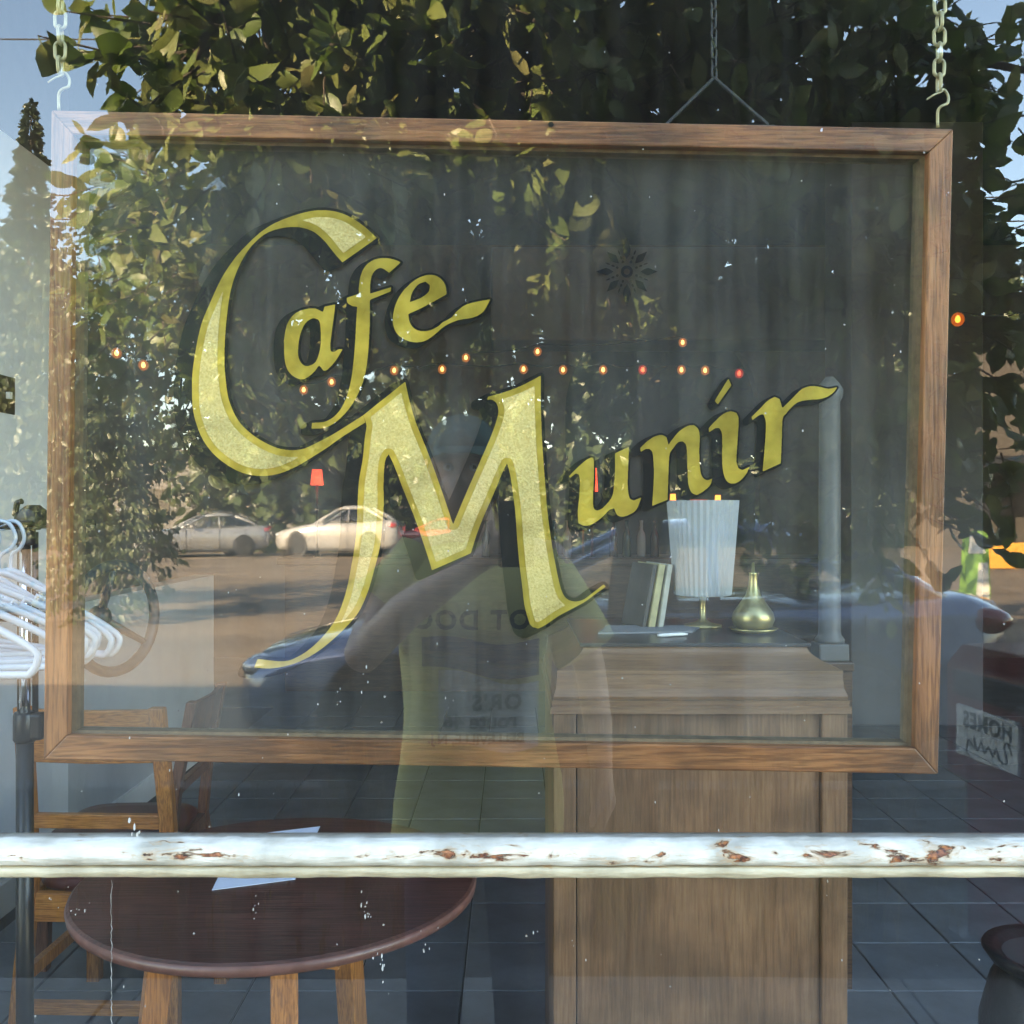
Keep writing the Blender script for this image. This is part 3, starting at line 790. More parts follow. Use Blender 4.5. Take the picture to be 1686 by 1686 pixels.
# back wall with a round-headed opening
bw_ = MB()
ax, aw, az = 1.55, 1.0, 2.55
arc = [(ax - aw, 0)] + [(ax - aw * math.cos(math.pi * t / 24), az + aw * math.sin(math.pi * t / 24)) for t in range(25)] + [(ax + aw, 0)]
def arch_wall(x0, x1, z1_, y0_, y1_):
    top = [(p[0], z1_) for p in arc]
    for a, b, ta, tb in zip(arc[:-1], arc[1:], top[:-1], top[1:]):
        if abs(a[0] - b[0]) < 1e-6: continue
        bw_.add([(a[0], y0_, a[1]), (b[0], y0_, b[1]), (tb[0], y0_, tb[1]), (ta[0], y0_, ta[1]), (a[0], y1_, a[1]), (b[0], y1_, b[1]), (tb[0], y1_, tb[1]), (ta[0], y1_, ta[1])],
                [(0, 1, 2, 3), (7, 6, 5, 4), (0, 4, 5, 1), (3, 2, 6, 7)])
    for xa, xb in ((x0, ax - aw), (ax + aw, x1)): bw_.box((xa, y0_, 0), (xb, y1_, z1_))
arch_wall(-4.9, RXR, CZ, 9.3, 9.5)
WB = bw_.build('wall_back', 'wall_brown'); tag(WB, kind='structure')
tag(MB().box((-4.9, RYB, 0), (RXR, RYB + .1, CZ)).build('wall_rear', 'wall_dark'), kind='structure')
tag(MB().box((RXR, 0.06, 0), (RXR + .12, RYB, CZ)).build('wall_right', 'wall_brown'), kind='structure')
tag(MB().box((-18, 2.4, CZ), (18, RYB + .1, CZ + .15)).loft([[(-18, -.055, 3.622), (18, -.055, 3.622), (18, -.055, 3.70), (-18, -.055, 3.70)], [(-18, 2.4, CZ), (18, 2.4, CZ), (18, 2.4, CZ + .15), (-18, 2.4, CZ + .15)]]).build('ceiling', 'ceiling_dark'), kind='structure')
tag(MB().box((-0.2, 8.6, 3.15), (3.6, 9.29, 4.05)).build('ceiling_beam', 'beam_paint', bevel=0.02), kind='structure')
pr = tag(MB().box((2.38, 6.0, 0), (3.31, 6.6, CZ - .01)).build('wall_pier', 'pier_paint', bevel=0.01), kind='structure')
# front wall of the building round the window, with a second, unseen opening further right
fw = MB()
for a, b in (((-18, -0.06, -0.1), (WX0, 0.06, 3.62)), ((WX1, -0.06, -0.1), (3.0, 0.06, 3.62)), ((5.5, -0.06, -0.1), (18, 0.06, 3.62)), ((WX0, -0.06, -0.1), (WX1, 0.06, WZ0)), ((WX0, -0.06, WZ1), (WX1, 0.06, 3.62)),
             ((3.0, -0.06, 3.4), (5.5, 0.06, 3.62)), ((3.0, -0.06, -0.1), (5.5, 0.06, 0.1))):
    fw.box(a, b)
tag(MB().box((-3.72, 3.0, CZ + .152), (18, 10.5, 8.3)).build('sun_blocker', 'facade_plaster'), kind='structure')  # unseen block added to keep sun off the right of the street tree
fwo = fw.build('front_wall', 'facade_plaster'); tag(fwo, kind='structure')

# wall switch
simple('bronze', (0.13, 0.10, 0.07), 0.4, metal=0.7)
sw = thing('light_switch', 'bronze switch plate with pale toggle on the grey wall', 'switch', (RXL, 2.72, 1.93))
MB().box((RXL, 2.66, 1.87), (RXL + .006, 2.78, 2.01)).build('plate', 'bronze', sw, bevel=0.002)
MB().box((RXL + .006, 2.71, 1.925), (RXL + .02, 2.73, 1.95)).build('toggle', 'white_paint', sw)

# slim white turned post on a low dark partition behind the host stand
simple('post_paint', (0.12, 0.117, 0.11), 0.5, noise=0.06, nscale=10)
pxp, pyp, pz = P(1366, 0, 3.2).x, 2.15, 1.03
pt = thing('turned_post', 'slim white turned post standing on a low dark partition behind the host stand', 'post', (pxp, pyp, pz))
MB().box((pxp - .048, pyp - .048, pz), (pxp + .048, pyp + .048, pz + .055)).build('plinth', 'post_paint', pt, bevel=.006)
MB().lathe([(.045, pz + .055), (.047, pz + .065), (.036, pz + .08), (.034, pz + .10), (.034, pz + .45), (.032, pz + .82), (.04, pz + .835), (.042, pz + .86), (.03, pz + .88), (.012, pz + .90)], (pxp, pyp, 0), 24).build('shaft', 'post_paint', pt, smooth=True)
lp = thing('low_partition', 'low dark wood partition behind the host stand', 'partition', (pxp - .3, pyp, 0))
MB().box((pxp - .70, pyp - .05, 0), (pxp + .055, pyp + .05, pz - .03)).build('panel', 'bar_wood', lp)
MB().box((pxp - .72, pyp - .06, pz - .03), (pxp + .06, pyp + .06, pz)).build('cap', 'bar_wood', lp, bevel=.005)

# ------------------------------------------------------------------ string lights
simple('cable', (0.02, 0.018, 0.016), 0.6)
emit('bulb_warm', (1.0, 0.42, 0.14), .55)
emit('bulb_red', (1.0, 0.10, 0.06), .4)
emit('bulb_orange', (1.0, 0.30, 0.05), .4)
def globe_mat(name, col, k):
    m, n, l = newmat(name); n.remove(n['Principled BSDF'])
    e = n.new('ShaderNodeEmission'); _set(e, 'Color', (*col, 1)); _set(e, 'Strength', k)
    t = n.new('ShaderNodeBsdfTransparent'); mx = n.new('ShaderNodeMixShader'); mx.inputs[0].default_value = .5
    l.new(t.outputs[0], mx.inputs[1]); l.new(e.outputs[0], mx.inputs[2]); l.new(mx.outputs[0], n['Material Output'].inputs['Surface'])
globe_mat('globe_warm', (1.0, .30, .07), .035); globe_mat('globe_red', (1.0, .07, .04), .035); globe_mat('globe_orange', (1.0, .2, .03), .04)
globe_me = {}
for k in ('warm', 'red', 'orange'):
    o = MB().ball((0, 0, -.010), (.034, .034, .038), 16, 10).build('globe', 'globe_' + k, None, smooth=True); globe_me['bulb_' + k] = o.data; bpy.data.objects.remove(o)
bulb_me = {}
for k in ('bulb_warm', 'bulb_red', 'bulb_orange'):
    mb = MB(); mb.lathe([(0.004, 0.012), (0.010, 0.006), (0.014, -0.006), (0.0145, -0.014), (0.010, -0.024), (0.003, -0.028)], (0, 0, 0), 12)
    o = mb.build('bulb', k, None, smooth=True); bulb_me[k] = o.data; bpy.data.objects.remove(o)
def string_lights(label, pts, d, sag=0.0):
    base = P(pts[0][0], pts[0][1], d)
    t = thing('string_lights', label, 'string lights', base)
    path = []
    q = [P(p[0], p[1] - 9, d) for p in pts]
    for a, b in zip(q[:-1], q[1:]):
        for k in range(6):
            u = k / 6; m = a.lerp(b, u); m.z -= 4 * u * (1 - u) * (0.03 + sag * (b - a).length); path.append(m)
    path.append(q[-1])
    MB().tube(path, 0.006, 5).build('cable', 'cable', t)
    for p in pts:
        kk = p[2] if len(p) > 2 else 'bulb_warm'
        o = meshobj('bulb', bulb_me[kk], None, t, P(p[0], p[1], d) - base)
        meshobj('globe', globe_me[kk], None, o)
string_lights('long dark cable of warm and red bulbs strung across the room', [(500, 640), (546, 627), (649, 608), (728, 606), (862, 606), (927, 607), (993, 607), (1058, 607, 'bulb_red'), (1122, 607), (1161, 608), (1217, 613, 'bulb_red')], 8.0)
string_lights('short upper cable of three warm bulbs', [(767, 587), (885, 577), (1124, 562)], 8.3)
string_lights('pair of warm bulbs on a cable near the grey wall', [(192, 579), (236, 599)], 7.0)
string_lights('cable with an orange bulb hanging beside the wall pier', [(1577, 523, 'bulb_orange'), (1720, 515, 'bulb_red')], 5.5)

# ------------------------------------------------------------------ back bar with glowing things
bar = thing('bar_counter', 'long dark wood bar counter deep in the room', 'bar', (0.6, 7.6, 0))
MB().box((-1.9, 7.35, 0), (3.0, 7.9, 1.06)).build('body', 'bar_wood', bar)
MB().box((-1.95, 7.25, 1.06), (3.05, 7.95, 1.12)).build('counter_top', 'bar_wood', bar, bevel=.01)
emit('red_shade', (1.0, 0.08, 0.04), .14)
emit('amber_shade', (1.0, 0.32, 0.06), .2)
def bar_lamp(px, py, d, shade, r, h, label):
    c = P(px, py, d)
    t = thing('bar_lamp', label, 'lamp', (c.x, c.y, 1.12), 0, 'small glowing lamps on the bar')
    MB().lathe([(r * .6, 1.12), (r * .6, 1.14), (.012, 1.15), (.012, c.z - h / 2)], (c.x, c.y, 0), 12).build('stem', 'bronze', t, smooth=True)
    MB().lathe([(r, c.z - h / 2), (r * .75, c.z + h / 2)], (c.x, c.y, 0), 16).build('shade', shade, t, smooth=True)
bar_lamp(522, 786, 8.4, 'red_shade', .055, .13, 'small red shaded lamp glowing under the big C')
bar_lamp(845, 818, 8.4, 'red_shade', .035, .19, 'tall narrow red lamp glowing beside the M')
bar_lamp(975, 790, 8.5, 'red_shade', .05, .20, 'red lamp glowing behind the gilded u')
bar_lamp(1108, 826, 8.4, 'amber_shade', .03, .13, 'narrow amber lamp glowing behind the gilded n')
bar_lamp(1150, 832, 8.4, 'red_shade', .10, .09, 'wide red lamp glowing under the gilded n')
bar_lamp(1182, 826, 8.4, 'amber_shade', .03, .11, 'narrow amber lamp glowing above the white lamp shade')
bar_lamp(960, 842, 8.3, 'amber_shade', .07, .10, 'amber lamp glowing under the gilded u')
simple('bottle_brown', (0.05, 0.018, 0.008), 0.15); simple('bottle_green', (0.015, 0.04, 0.02), 0.15); simple('bottle_clear', (0.35, 0.36, 0.36), 0.12)
bm_ = {}
for k in ('bottle_brown', 'bottle_green', 'bottle_clear'):
    o = MB().lathe([(.035, 0), (.037, .01), (.037, .17), (.03, .20), (.014, .23), (.013, .29), (.016, .295), (.016, .31)], (0, 0, 0), 14).build('bottle', k, None, smooth=True)
    bm_[k] = o.data; bpy.data.objects.remove(o)
for k, px in enumerate((700, 722, 748, 772, 800, 866, 884, 912, 934, 1010, 1032, 1056, 1078)):
    kk = ('bottle_brown', 'bottle_green', 'bottle_clear')[k % 3]
    o = meshobj('bottle', bm_[kk], None, None, (P(px, 0, 8.55).x, 7.5, 1.12))
    tag(o, {'bottle_brown': 'brown glass bottle standing on the bar', 'bottle_green': 'green glass bottle standing on the bar', 'bottle_clear': 'clear glass bottle standing on the bar'}[kk], 'bottle', f'{kk[7:]} bottles on the bar')

# ------------------------------------------------------------------ dark hanging bar on chains behind the sign
hb = thing('hanging_bar', 'thin dark iron bar slung from a black chain and two strands', 'hanging bar', P(1178, 205, 1.5))
MB().tube([P(1085, 212, 1.5), P(1275, 212, 1.5)], 0.006, 8).build('bar', 'chain_dark', hb)
MB().tube([P(1176, 128, 1.5), P(1096, 206, 1.5)], 0.0028, 6).build('strand', 'chain_dark', hb)
MB().tube([P(1176, 128, 1.5), P(1265, 206, 1.5)], 0.0028, 6).build('strand', 'chain_dark', hb)
d_ = (P(1172, -420, 1.5) - P(1176, 128, 1.5)); n_ = int(d_.length / 0.0145)
for i in range(n_):
    o = meshobj('link', LKD, None, hb, P(1176, 128, 1.5) - P(1178, 205, 1.5) + d_.normalized() * 0.0145 * (i + .5))
    o.rotation_euler = (0, 0, math.pi / 2 * (i % 2) + .5)

# ------------------------------------------------------------------ host stand
HX0, HX1, HY = P(911, 0, 2.07).x, P(1396, 0, 2.07).x, 1.02
HC = (HX0 + HX1) / 2; HW = (HX1 - HX0) / 2
hs = thing('host_stand', 'tall wooden host stand with a panelled front and stepped moulded top', 'host stand', (HC, HY + .3, 0))
HD = 0.60
def rect(z, w, f, b=None):
    return [(HC - w, HY + f, z), (HC + w, HY + f, z), (HC + w, HY + (HD - f if b is None else b), z), (HC - w, HY + (HD - f if b is None else b), z)]
MB().box((HX0 + .05, HY + .012, 0.1), (HX1 - .055, HY + HD - .01, 1.085)).build('front_panel', 'stand_wood_v', hs)
for x0, x1 in ((HX0, HX0 + .047), (HX1 - .053, HX1)):
    MB().box((x0, HY, 0), (x1, HY + .05, 1.085)).build('corner_stile', 'stand_wood_v', hs, bevel=.003)
for x0, x1 in ((HX0 + .003, HX0 + .02), (HX1 - .02, HX1 - .003)):
    MB().box((x0, HY + .05, 0.0), (x1, HY + HD, 1.085)).build('side_panel', 'stand_wood_v', hs)
MB().box((HX0 + .047, HY + .004, 0.0), (HX1 - .053, HY + .045, .14)).build('bottom_rail', 'stand_wood_h', hs, bevel=.003)
w = HW
MB().loft([rect(1.085, w + .006, -.006), rect(1.098, w + .006, -.006), rect(1.100, w + .002, -.002), rect(1.112, w + .003, -.004), rect(1.1135, w - .006, .01)], True).build('lower_moulding', 'stand_wood_h', hs)
MB().loft([rect(1.1135, w - .001, 0.0), rect(1.120, w, -.002), rect(1.135, w - .006, .004), rect(1.158, w - .008, .007), rect(1.165, w - .008, .008), rect(1.1655, w - .012, .012)], True).build('middle_moulding', 'stand_wood_h', hs)
cove = [rect(1.1655, w - .008, .006), rect(1.172, w - .008, .006)]
for k in range(9):
    t = k / 8; cove.append(rect(1.174 + .040 * t, w - .014 - .052 * math.sin(t * math.pi / 2), .012 + .05 * math.sin(t * math.pi / 2)))
MB().loft(cove, True).build('cove_moulding', 'stand_wood_h', hs, smooth=False)
simple('stand_top_finish', (0.055, 0.05, 0.048), 0.28, noise=0.2, nscale=10)
MB().loft([rect(1.2142, w - .060, .056), rect(1.2225, w - .058, .054)], True).build('top_board', 'stand_top_finish', hs, bevel=.002)
HT = 1.2226
# white pleated lamp
lx, ly = P(1157, 0, 2.42).x, 2.42 - 1.05
lamp = thing('table_lamp', 'small lamp with a white pleated shade and slim brass stem on the stand', 'lamp', (lx, ly, HT))
simple('brass', (0.55, 0.42, 0.18), 0.35, metal=0.8, noise=0.2, nscale=15)
simple('lamp_fabric', (0.36, 0.37, 0.37), 0.8)
zt, zb = 1.5 - (824 - 843) / FPX * 2.42, 1.5 - (979 - 843) / FPX * 2.42
rings = []
for k, (r, z) in enumerate(((.066, zb), (.0672, zb + .004), (.076, (zb + zt) / 2), (.0845, zt - .004), (.085, zt))):
    rings.append([(lx + (r + (.0016 if i % 2 else -.0016)) * math.cos(2 * math.pi * i / 72), ly + (r + (.0016 if i % 2 else -.0016)) * math.sin(2 * math.pi * i / 72), z) for i in range(72)])
MB().loft(rings, False).build('pleated_shade', 'lamp_fabric', lamp)
MB().lathe([(.045, HT), (.046, HT + .006), (.02, HT + .012), (.008, HT + .02), (.007, zb - .01), (.012, zb), (.012, zb + .05), (.004, zb + .06), (.004, zt - .02)], (lx, ly, 0), 20).build('stem', 'brass', lamp, smooth=True)
MB().ball((lx, ly, zb + .10), (.022, .022, .03)).build('bulb', 'white_paint', lamp, smooth=True)
# brass flask on a dish
vx, vy = P(1240, 0, 2.3).x, 2.3 - 1.05
simple('old_brass', (0.40, 0.33, 0.14), 0.32, metal=0.75, noise=0.3, nscale=14)
vs_ = thing('brass_vase', 'long-necked brass vase with a round belly on a shallow dish', 'vase', (vx, vy, HT))
MB().lathe([(.02, HT + .002), (.045, HT + .004), (.056, HT + .012), (.053, HT + .013), (.03, HT + .008)], (vx, vy, 0), 32).build('dish', 'old_brass', vs_, smooth=True)
MB().lathe([(.026, HT + .009), (.042, HT + .015), (.049, HT + .032), (.045, HT + .048), (.032, HT + .066), (.018, HT + .086), (.011, HT + .11), (.009, HT + .135), (.010, HT + .139), (.004, HT + .140), (.0025, HT + .162)], (vx, vy, 0), 32).build('body', 'old_brass', vs_, smooth=True)
# menus leaning, mat, pen
simple('menu_gold', (0.42, 0.36, 0.18), 0.5, noise=0.3, nscale=20); simple('menu_dark', (0.07, 0.06, 0.05), 0.6, noise=.3, nscale=20); simple('menu_pale', (0.45, 0.42, 0.34), 0.6, noise=.25, nscale=20)
for k, (px, w_, m, lean, lab) in enumerate(((1050, .010, 'menu_dark', .20, 'dark booklet leaning at the end of the row on the stand'), (1063, .016, 'menu_gold', .18, 'gold covered booklet leaning in the row on the stand'), (1078, .012, 'menu_pale', .16, 'cream booklet leaning next to the pleated lamp'))):
    c = P(px, 0, 2.45)
    o = MB().box((-w_ / 2, -.07, 0), (w_ / 2, .07, .155)).build('booklet', m, None, local=True, bevel=.0015)
    o.location = (c.x - .012, c.y, HT); o.rotation_euler = (0, lean, .25)
    tag(o, lab, 'booklet')
simple('mat_grey', (0.20, 0.20, 0.21), 0.7)
q = [P(985, 1042, 2.27), P(1140, 1036, 2.30), P(1158, 1012, 2.42), P(1000, 1010, 2.42)]
mt = MB().loft([[(a.x, a.y, HT + .001) for a in q], [(a.x, a.y, HT + .005) for a in q]]).build('desk_mat', 'mat_grey'); tag(mt, 'flat grey desk mat lying on the stand in front of the booklets', 'mat')
pen = MB(); a, b = P(1082, 1040, 2.22), P(1132, 1037, 2.24); pen.tube([(a.x, a.y, HT + .005), (a.x + .01, a.y, HT + .005), (b.x - .012, b.y, HT + .005), (b.x, b.y, HT + .005)], [.0025, .004, .004, .002], 8)
tag(pen.build('pen', 'white_paint', smooth=True), 'white pen lying at the front of the stand top', 'pen')

# ------------------------------------------------------------------ round table with a sheet of paper
TC = (-0.472, 0.99); TR = 0.40; TZ = 0.76
tb = thing('round_table', 'round dark red-brown cafe table on splayed wooden legs', 'table', (TC[0], TC[1], 0))
MB().lathe([(0.0, TZ - .026), (TR - .012, TZ - .026), (TR - .002, TZ - .022), (TR, TZ - .012), (TR - .003, TZ - .004)], (*TC, 0), 96).build('edge_band', 'table_edge', tb, smooth=True)
MB().lathe([(TR - .003, TZ - .004), (TR - .008, TZ), (0.0, TZ)], (*TC, 0), 96).build('table_top', 'table_top', tb)
for k in (205, 285, 65):
    a = math.radians(k)
    p0 = Vector((TC[0] + .22 * math.cos(a), TC[1] + .22 * math.sin(a), TZ - .03)); p1 = Vector((TC[0] + .30 * math.cos(a), TC[1] + .30 * math.sin(a), 0.0))
    u = Vector((math.cos(a), math.sin(a), 0)); v = Vector((-u.y, u.x, 0)); s = .024
    MB().loft([[p + u * s * i + v * s * j for i, j in ((-1, -1), (1, -1), (1, 1), (-1, 1))] for p in (p1, p0)]).build('leg', 'chair_wood', tb, bevel=.003)
MB().loft([[(TC[0] + r * math.cos(math.radians(38 + 90 * k)), TC[1] + r * math.sin(math.radians(38 + 90 * k)), z) for k in range(4)] for r, z in ((.25, TZ - .10), (.25, TZ - .026))]).build('apron', 'chair_wood_x', tb)
def T(px, py, z=TZ):
    d = (1.5 - z) * FPX / (py - 843); return Vector(((px - 843) / FPX * d, EYE.y + d, z))
simple('paper', (0.62, 0.66, 0.80), 0.8)
q = [T(348, 1467), T(476, 1449), T(540, 1380), T(385, 1383)]
q = [T(349, 1467), T(486, 1449), T(527, 1362), T(392, 1378)]
pp = MB().loft([[(a.x, a.y, TZ + .001) for a in q], [(a.x, a.y, TZ + .0022) for a in q]]).build('paper_sheet', 'paper'); tag(pp, 'bluish white sheet of paper lying on the round table', 'paper')

# ------------------------------------------------------------------ wooden chairs
simple('seat_leather', (0.09, 0.018, 0.015), 0.4, noise=0.25, nscale=12, bump=.1)
def make_chair():
    t = thing('wooden_chair', '', 'chair')
    W, Dp = .20, .20
    def bar(name, pts, sx, sy, mat='chair_wood'):
        MB().loft([[(x + sx * i, y + sy * j, z) for i, j in ((-1, -1), (1, -1), (1, 1), (-1, 1))] for x, y, z in pts]).build(name, mat, t, local=True, bevel=.004)
    for s in (-1, 1):
        bar('back_post', [(s * (W + .02), Dp + .05, 0), (s * W, Dp, .44), (s * (W - .005), Dp + .02, .66), (s * (W - .015), Dp + .07, .97)], .021, .017)
        bar('front_leg', [(s * (W + .005), -Dp - .01, 0), (s * W, -Dp, .43)], .02, .02)
        MB().box((s * W - .012, -Dp, .20), (s * W + .012, Dp, .235)).build('side_stretcher', 'chair_wood', t, local=True, bevel=.003)
        MB().box((s * W - .014, -Dp + .02, .385), (s * W + .014, Dp - .01, .44)).build('side_rail', 'chair_wood', t, local=True, bevel=.003)
    MB().box((-W, -Dp - .012, .375), (W, -Dp + .012, .44)).build('front_rail', 'chair_wood_x', t, local=True, bevel=.003)
    MB().box((-W, Dp - .012, .36), (W, Dp + .014, .44)).build('rear_rail', 'chair_wood_x', t, local=True, bevel=.003)
    MB().loft([[(-W, Dp + .005, .625), (W, Dp + .005, .625), (W, Dp + .03, .625), (-W, Dp + .03, .625)], [(-W, Dp + .008, .665), (W, Dp + .008, .665), (W, Dp + .032, .665), (-W, Dp + .032, .665)]]).build('lower_back_rail', 'chair_wood_x', t, local=True, bevel=.003)
    tr = []
    for z, y in ((.815, .035), (.83, .038), (.95, .058), (.965, .062)):
        tr.append([(-W + .005, Dp + y, z), (0, Dp + y + .018, z), (W - .005, Dp + y, z), (W - .005, Dp + y + .02, z), (0, Dp + y + .038, z), (-W + .005, Dp + y + .02, z)])
    MB().loft(tr).build('top_back_rail', 'chair_wood_x', t, local=True, bevel=.003)
    MB().box((-W, Dp - .012, .10), (W, Dp + .012, .135)).build('rear_stretcher', 'chair_wood_x', t, local=True, bevel=.003)
    sb = []
    for z, k in ((.44, 1.0), (.452, 1.03), (.468, 1.03), (.478, .97), (.482, .7)): sb.append([(W * k * 1.04 * math.copysign(abs(math.cos(a)) ** .5, math.cos(a)), (Dp + .01) * k * math.copysign(abs(math.sin(a)) ** .5, math.sin(a)) - .01, z) for a in [2 * math.pi * i / 28 for i in range(28)]])
    MB().loft(sb).build('seat', 'seat_leather', t, local=True, smooth=True)
    return t
ch = make_chair()
ch.location = (P(166, 0, 2.78).x, 1.95, 0); ch.rotation_euler = (0, 0, math.radians(178)); tag(ch, 'orange wooden chair with slatted back beside the clothes rack pole')
wood('chair_dark', (0.10, 0.035, 0.02), (0.18, 0.065, 0.035), (0.25, 0.10, 0.05), 'z', .9, .4)
c2 = copy_tree(ch, None, {'chair_wood': 'chair_dark', 'chair_wood_x': 'chair_dark'}); c2.scale = (1, 1, .9); c2.location = (P(213, 0, 3.5).x, 2.45, 0); c2.rotation_euler = (0, 0, math.radians(-88)); tag(c2, 'dark reddish wooden chair standing behind the orange chair')
c3 = copy_tree(ch); c3.location = (-1.36, .92, 0); c3.rotation_euler = (0, 0, math.radians(95)); tag(c3, 'wooden chair half hidden by the clothes rack pole')

# ------------------------------------------------------------------ clothes rack with white hangers
simple('rack_black', (0.012, 0.013, 0.016), 0.35); simple('chrome', (0.75, 0.75, 0.76), 0.12, metal=1.0); simple('hanger_plastic', (0.50, 0.55, 0.62), 0.35)
rx, rd = P(41, 0, 2.0).x, 2.0
rk = thing('clothes_rack', 'black and chrome clothes rack with a knob clamp on its pole', 'clothes rack', (rx, rd - 1.05, 0))
ry = rd - 1.05
MB().tube([(rx, ry, .08), (rx, ry, 1.5 - (1180 - 843) / FPX * rd)], .0165, 16).build('lower_pole', 'rack_black', rk, smooth=True)
MB().tube([(rx, ry, 1.0), (rx, ry, 1.44)], .0105, 14).build('upper_pole', 'chrome', rk, smooth=True)
MB().tube([(rx + .016, ry + .01, 1.07), (rx + .016, ry + .01, 1.46)], .006, 10).build('side_rod', 'rack_black', rk, smooth=True)
MB().tube([(rx - .013, ry + .01, 1.07), (rx - .013, ry + .01, 1.46)], .007, 10).build('side_rod', 'bronze', rk, smooth=True)
zc = 1.5 - (1180 - 843) / FPX * rd
MB().lathe([(.019, zc - .05), (.022, zc - .045), (.022, zc + .005), (.019, zc + .01)], (rx, ry, 0), 18).build('lower_collar', 'rack_black', rk, smooth=True)
MB().box((rx + .012, ry - .015, zc - .045), (rx + .04, ry + .015, zc + .008)).build('collar_grip', 'rack_black', rk, bevel=.006)
zk = 1.5 - (852 - 843) / FPX * rd
MB().lathe([(.019, zk - .055), (.02, zk - .05), (.02, zk), (.016, zk + .012)], (rx, ry, 0), 18).build('clamp', 'rack_black', rk, smooth=True)
MB().lathe([(.0, -.03), (.018, -.028), (.026, -.01), (.026, .012), (.02, .026), (0, .03)], (rx + .022, ry - .012, zk), 10, 'y').build('knob', 'rack_black', rk)
MB().tube([(rx - .02, ry, zk + .004), (rx - .01, ry - .01, zk + .03), (rx - .0, ry - .012, zk + .032)], .006, 8).build('lever', 'rack_black', rk)
MB().tube([(rx + .03, ry - .62, 1.475), (rx + .03, ry + .25, 1.475)], .009, 12).build('hanging_bar', 'chrome', rk, smooth=True)
for sx in (-1, 1): MB().tube([(rx + sx * .03, ry + .02, .05), (rx + sx * .30, ry + .02, .04)], .014, 10).build('foot', 'rack_black', rk, smooth=True)
MB().tube([(rx, ry + .0, .07), (rx - .0, ry - .72, .07)], .013, 10).build('base_bar', 'rack_black', rk, smooth=True)
MB().tube([(rx, ry - .72, .0), (rx, ry - .72, 1.47)], .012, 10).build('front_pole', 'rack_black', rk, smooth=True) if False else None
hm = MB()
pts = [(-.2, -.085), (-.205, -.10), (-.195, -.115), (-.17, -.118), (0, -.118), (.17, -.118), (.195, -.115), (.205, -.10), (.2, -.085), (.15, -.058), (.08, -.026), (.02, -.004), (0, 0), (-.02, -.004), (-.08, -.026), (-.15, -.058)]
hm.tube([(p[0], 0, p[1]) for p in catmull(pts, 3, True, 120)], .0055, 8, closed=True)
hk = catmull([(0, -.004), (0, .025), (.018, .04), (.024, .058), (.012, .078), (-.008, .080), (-.02, .066)], 5, False, 180)
hm.tube([(p[0], 0, p[1]) for p in hk], .0034, 7)
for s in (-1, 1): hm.tube([(s * .11, 0, -.043), (s * .118, .002, -.03), (s * .126, .004, -.036)], .003, 6)
ho = hm.build('hanger', 'hanger_plastic', None, smooth=True); hme = ho.data; bpy.data.objects.remove(ho)
for k in range(9):
    o = meshobj('coat_hanger', hme, None, None, (rx + .03 + random.uniform(-.004, .004), ry - .12 - .045 * k, 1.475 - .085))
    o.scale = (1.12, 1, 1.15)
    o.rotation_euler = (random.uniform(-.03, .03), random.uniform(-.05, .05) + .03, random.uniform(-.30, .22))
    tag(o, 'white tubular plastic coat hanger on the clothes rack bar', 'coat hanger', 'white hangers on the clothes rack')

# ------------------------------------------------------------------ dark wheel carried by an arm on the grey wall
simple('wheel_iron', (0.03, 0.036, 0.042), 0.45, metal=0.3, noise=.2, nscale=12)
wc = P(190, 1018, 3.3)
wt = thing('hand_wheel', 'dark iron hand wheel with spokes carried by an arm on the grey wall', 'wheel', (RXL, wc.y, wc.z))
wu = Vector((math.cos(math.radians(66)), math.sin(math.radians(66)), 0)); 
MB().tube([wc + wu * (.175 * math.cos(2 * math.pi * k / 36)) + Vector((0, 0, .175 * math.sin(2 * math.pi * k / 36))) for k in range(36)], .018, 10, closed=True).build('rim', 'wheel_iron', wt, smooth=True)
nrm = Vector((-wu.y, wu.x, 0)); hub = wc + nrm * .07
for a in (90, 215, 325):
    a = math.radians(a); MB().tube([hub, wc + wu * (.172 * math.cos(a)) + Vector((0, 0, .172 * math.sin(a)))], [.016, .010], 8).build('spoke', 'wheel_iron', wt, smooth=True)
MB().ball(hub, (.04, .04, .04)).build('hub', 'wheel_iron', wt, smooth=True)
MB().tube([hub, Vector((RXL, hub.y + .05, hub.z))], .018, 10).build('arm', 'wheel_iron', wt, smooth=True)

# ------------------------------------------------------------------ black pot on the tiles
simple('pot_black', (0.012, 0.013, 0.015), 0.38, noise=.4, nscale=8, bump=.5)
bx, by = P(1735, 0, 2.35).x, 1.3
bg = thing('plant_pot', 'round black pot with a wide rim standing on the slate tiles', 'pot', (bx, by, 0))
rings = []
for z, r in ((0.004, .125), (.02, .14), (.16, .165), (.30, .158), (.40, .135), (.435, .115)):
    rings.append([(bx + r * (1 + .03 * mnoise.noise(Vector((i * .7, z * 9, 1)))) * math.cos(2 * math.pi * i / 36), by + r * (1 + .03 * mnoise.noise(Vector((i * .6, z * 9, 5)))) * math.sin(2 * math.pi * i / 36), z) for i in range(36)])
MB().loft(rings).build('body', 'pot_black', bg, smooth=True)
MB().lathe([(.10, .436), (.135, .44), (.155, .468), (.152, .474), (.125, .47), (.10, .45)], (bx, by, 0), 36).build('rim', 'pot_black', bg, smooth=True)
MB().lathe([(.0, .452), (.11, .452), (.11, .46), (0, .462)], (bx, by, 0), 24).build('soil', 'grout', bg)

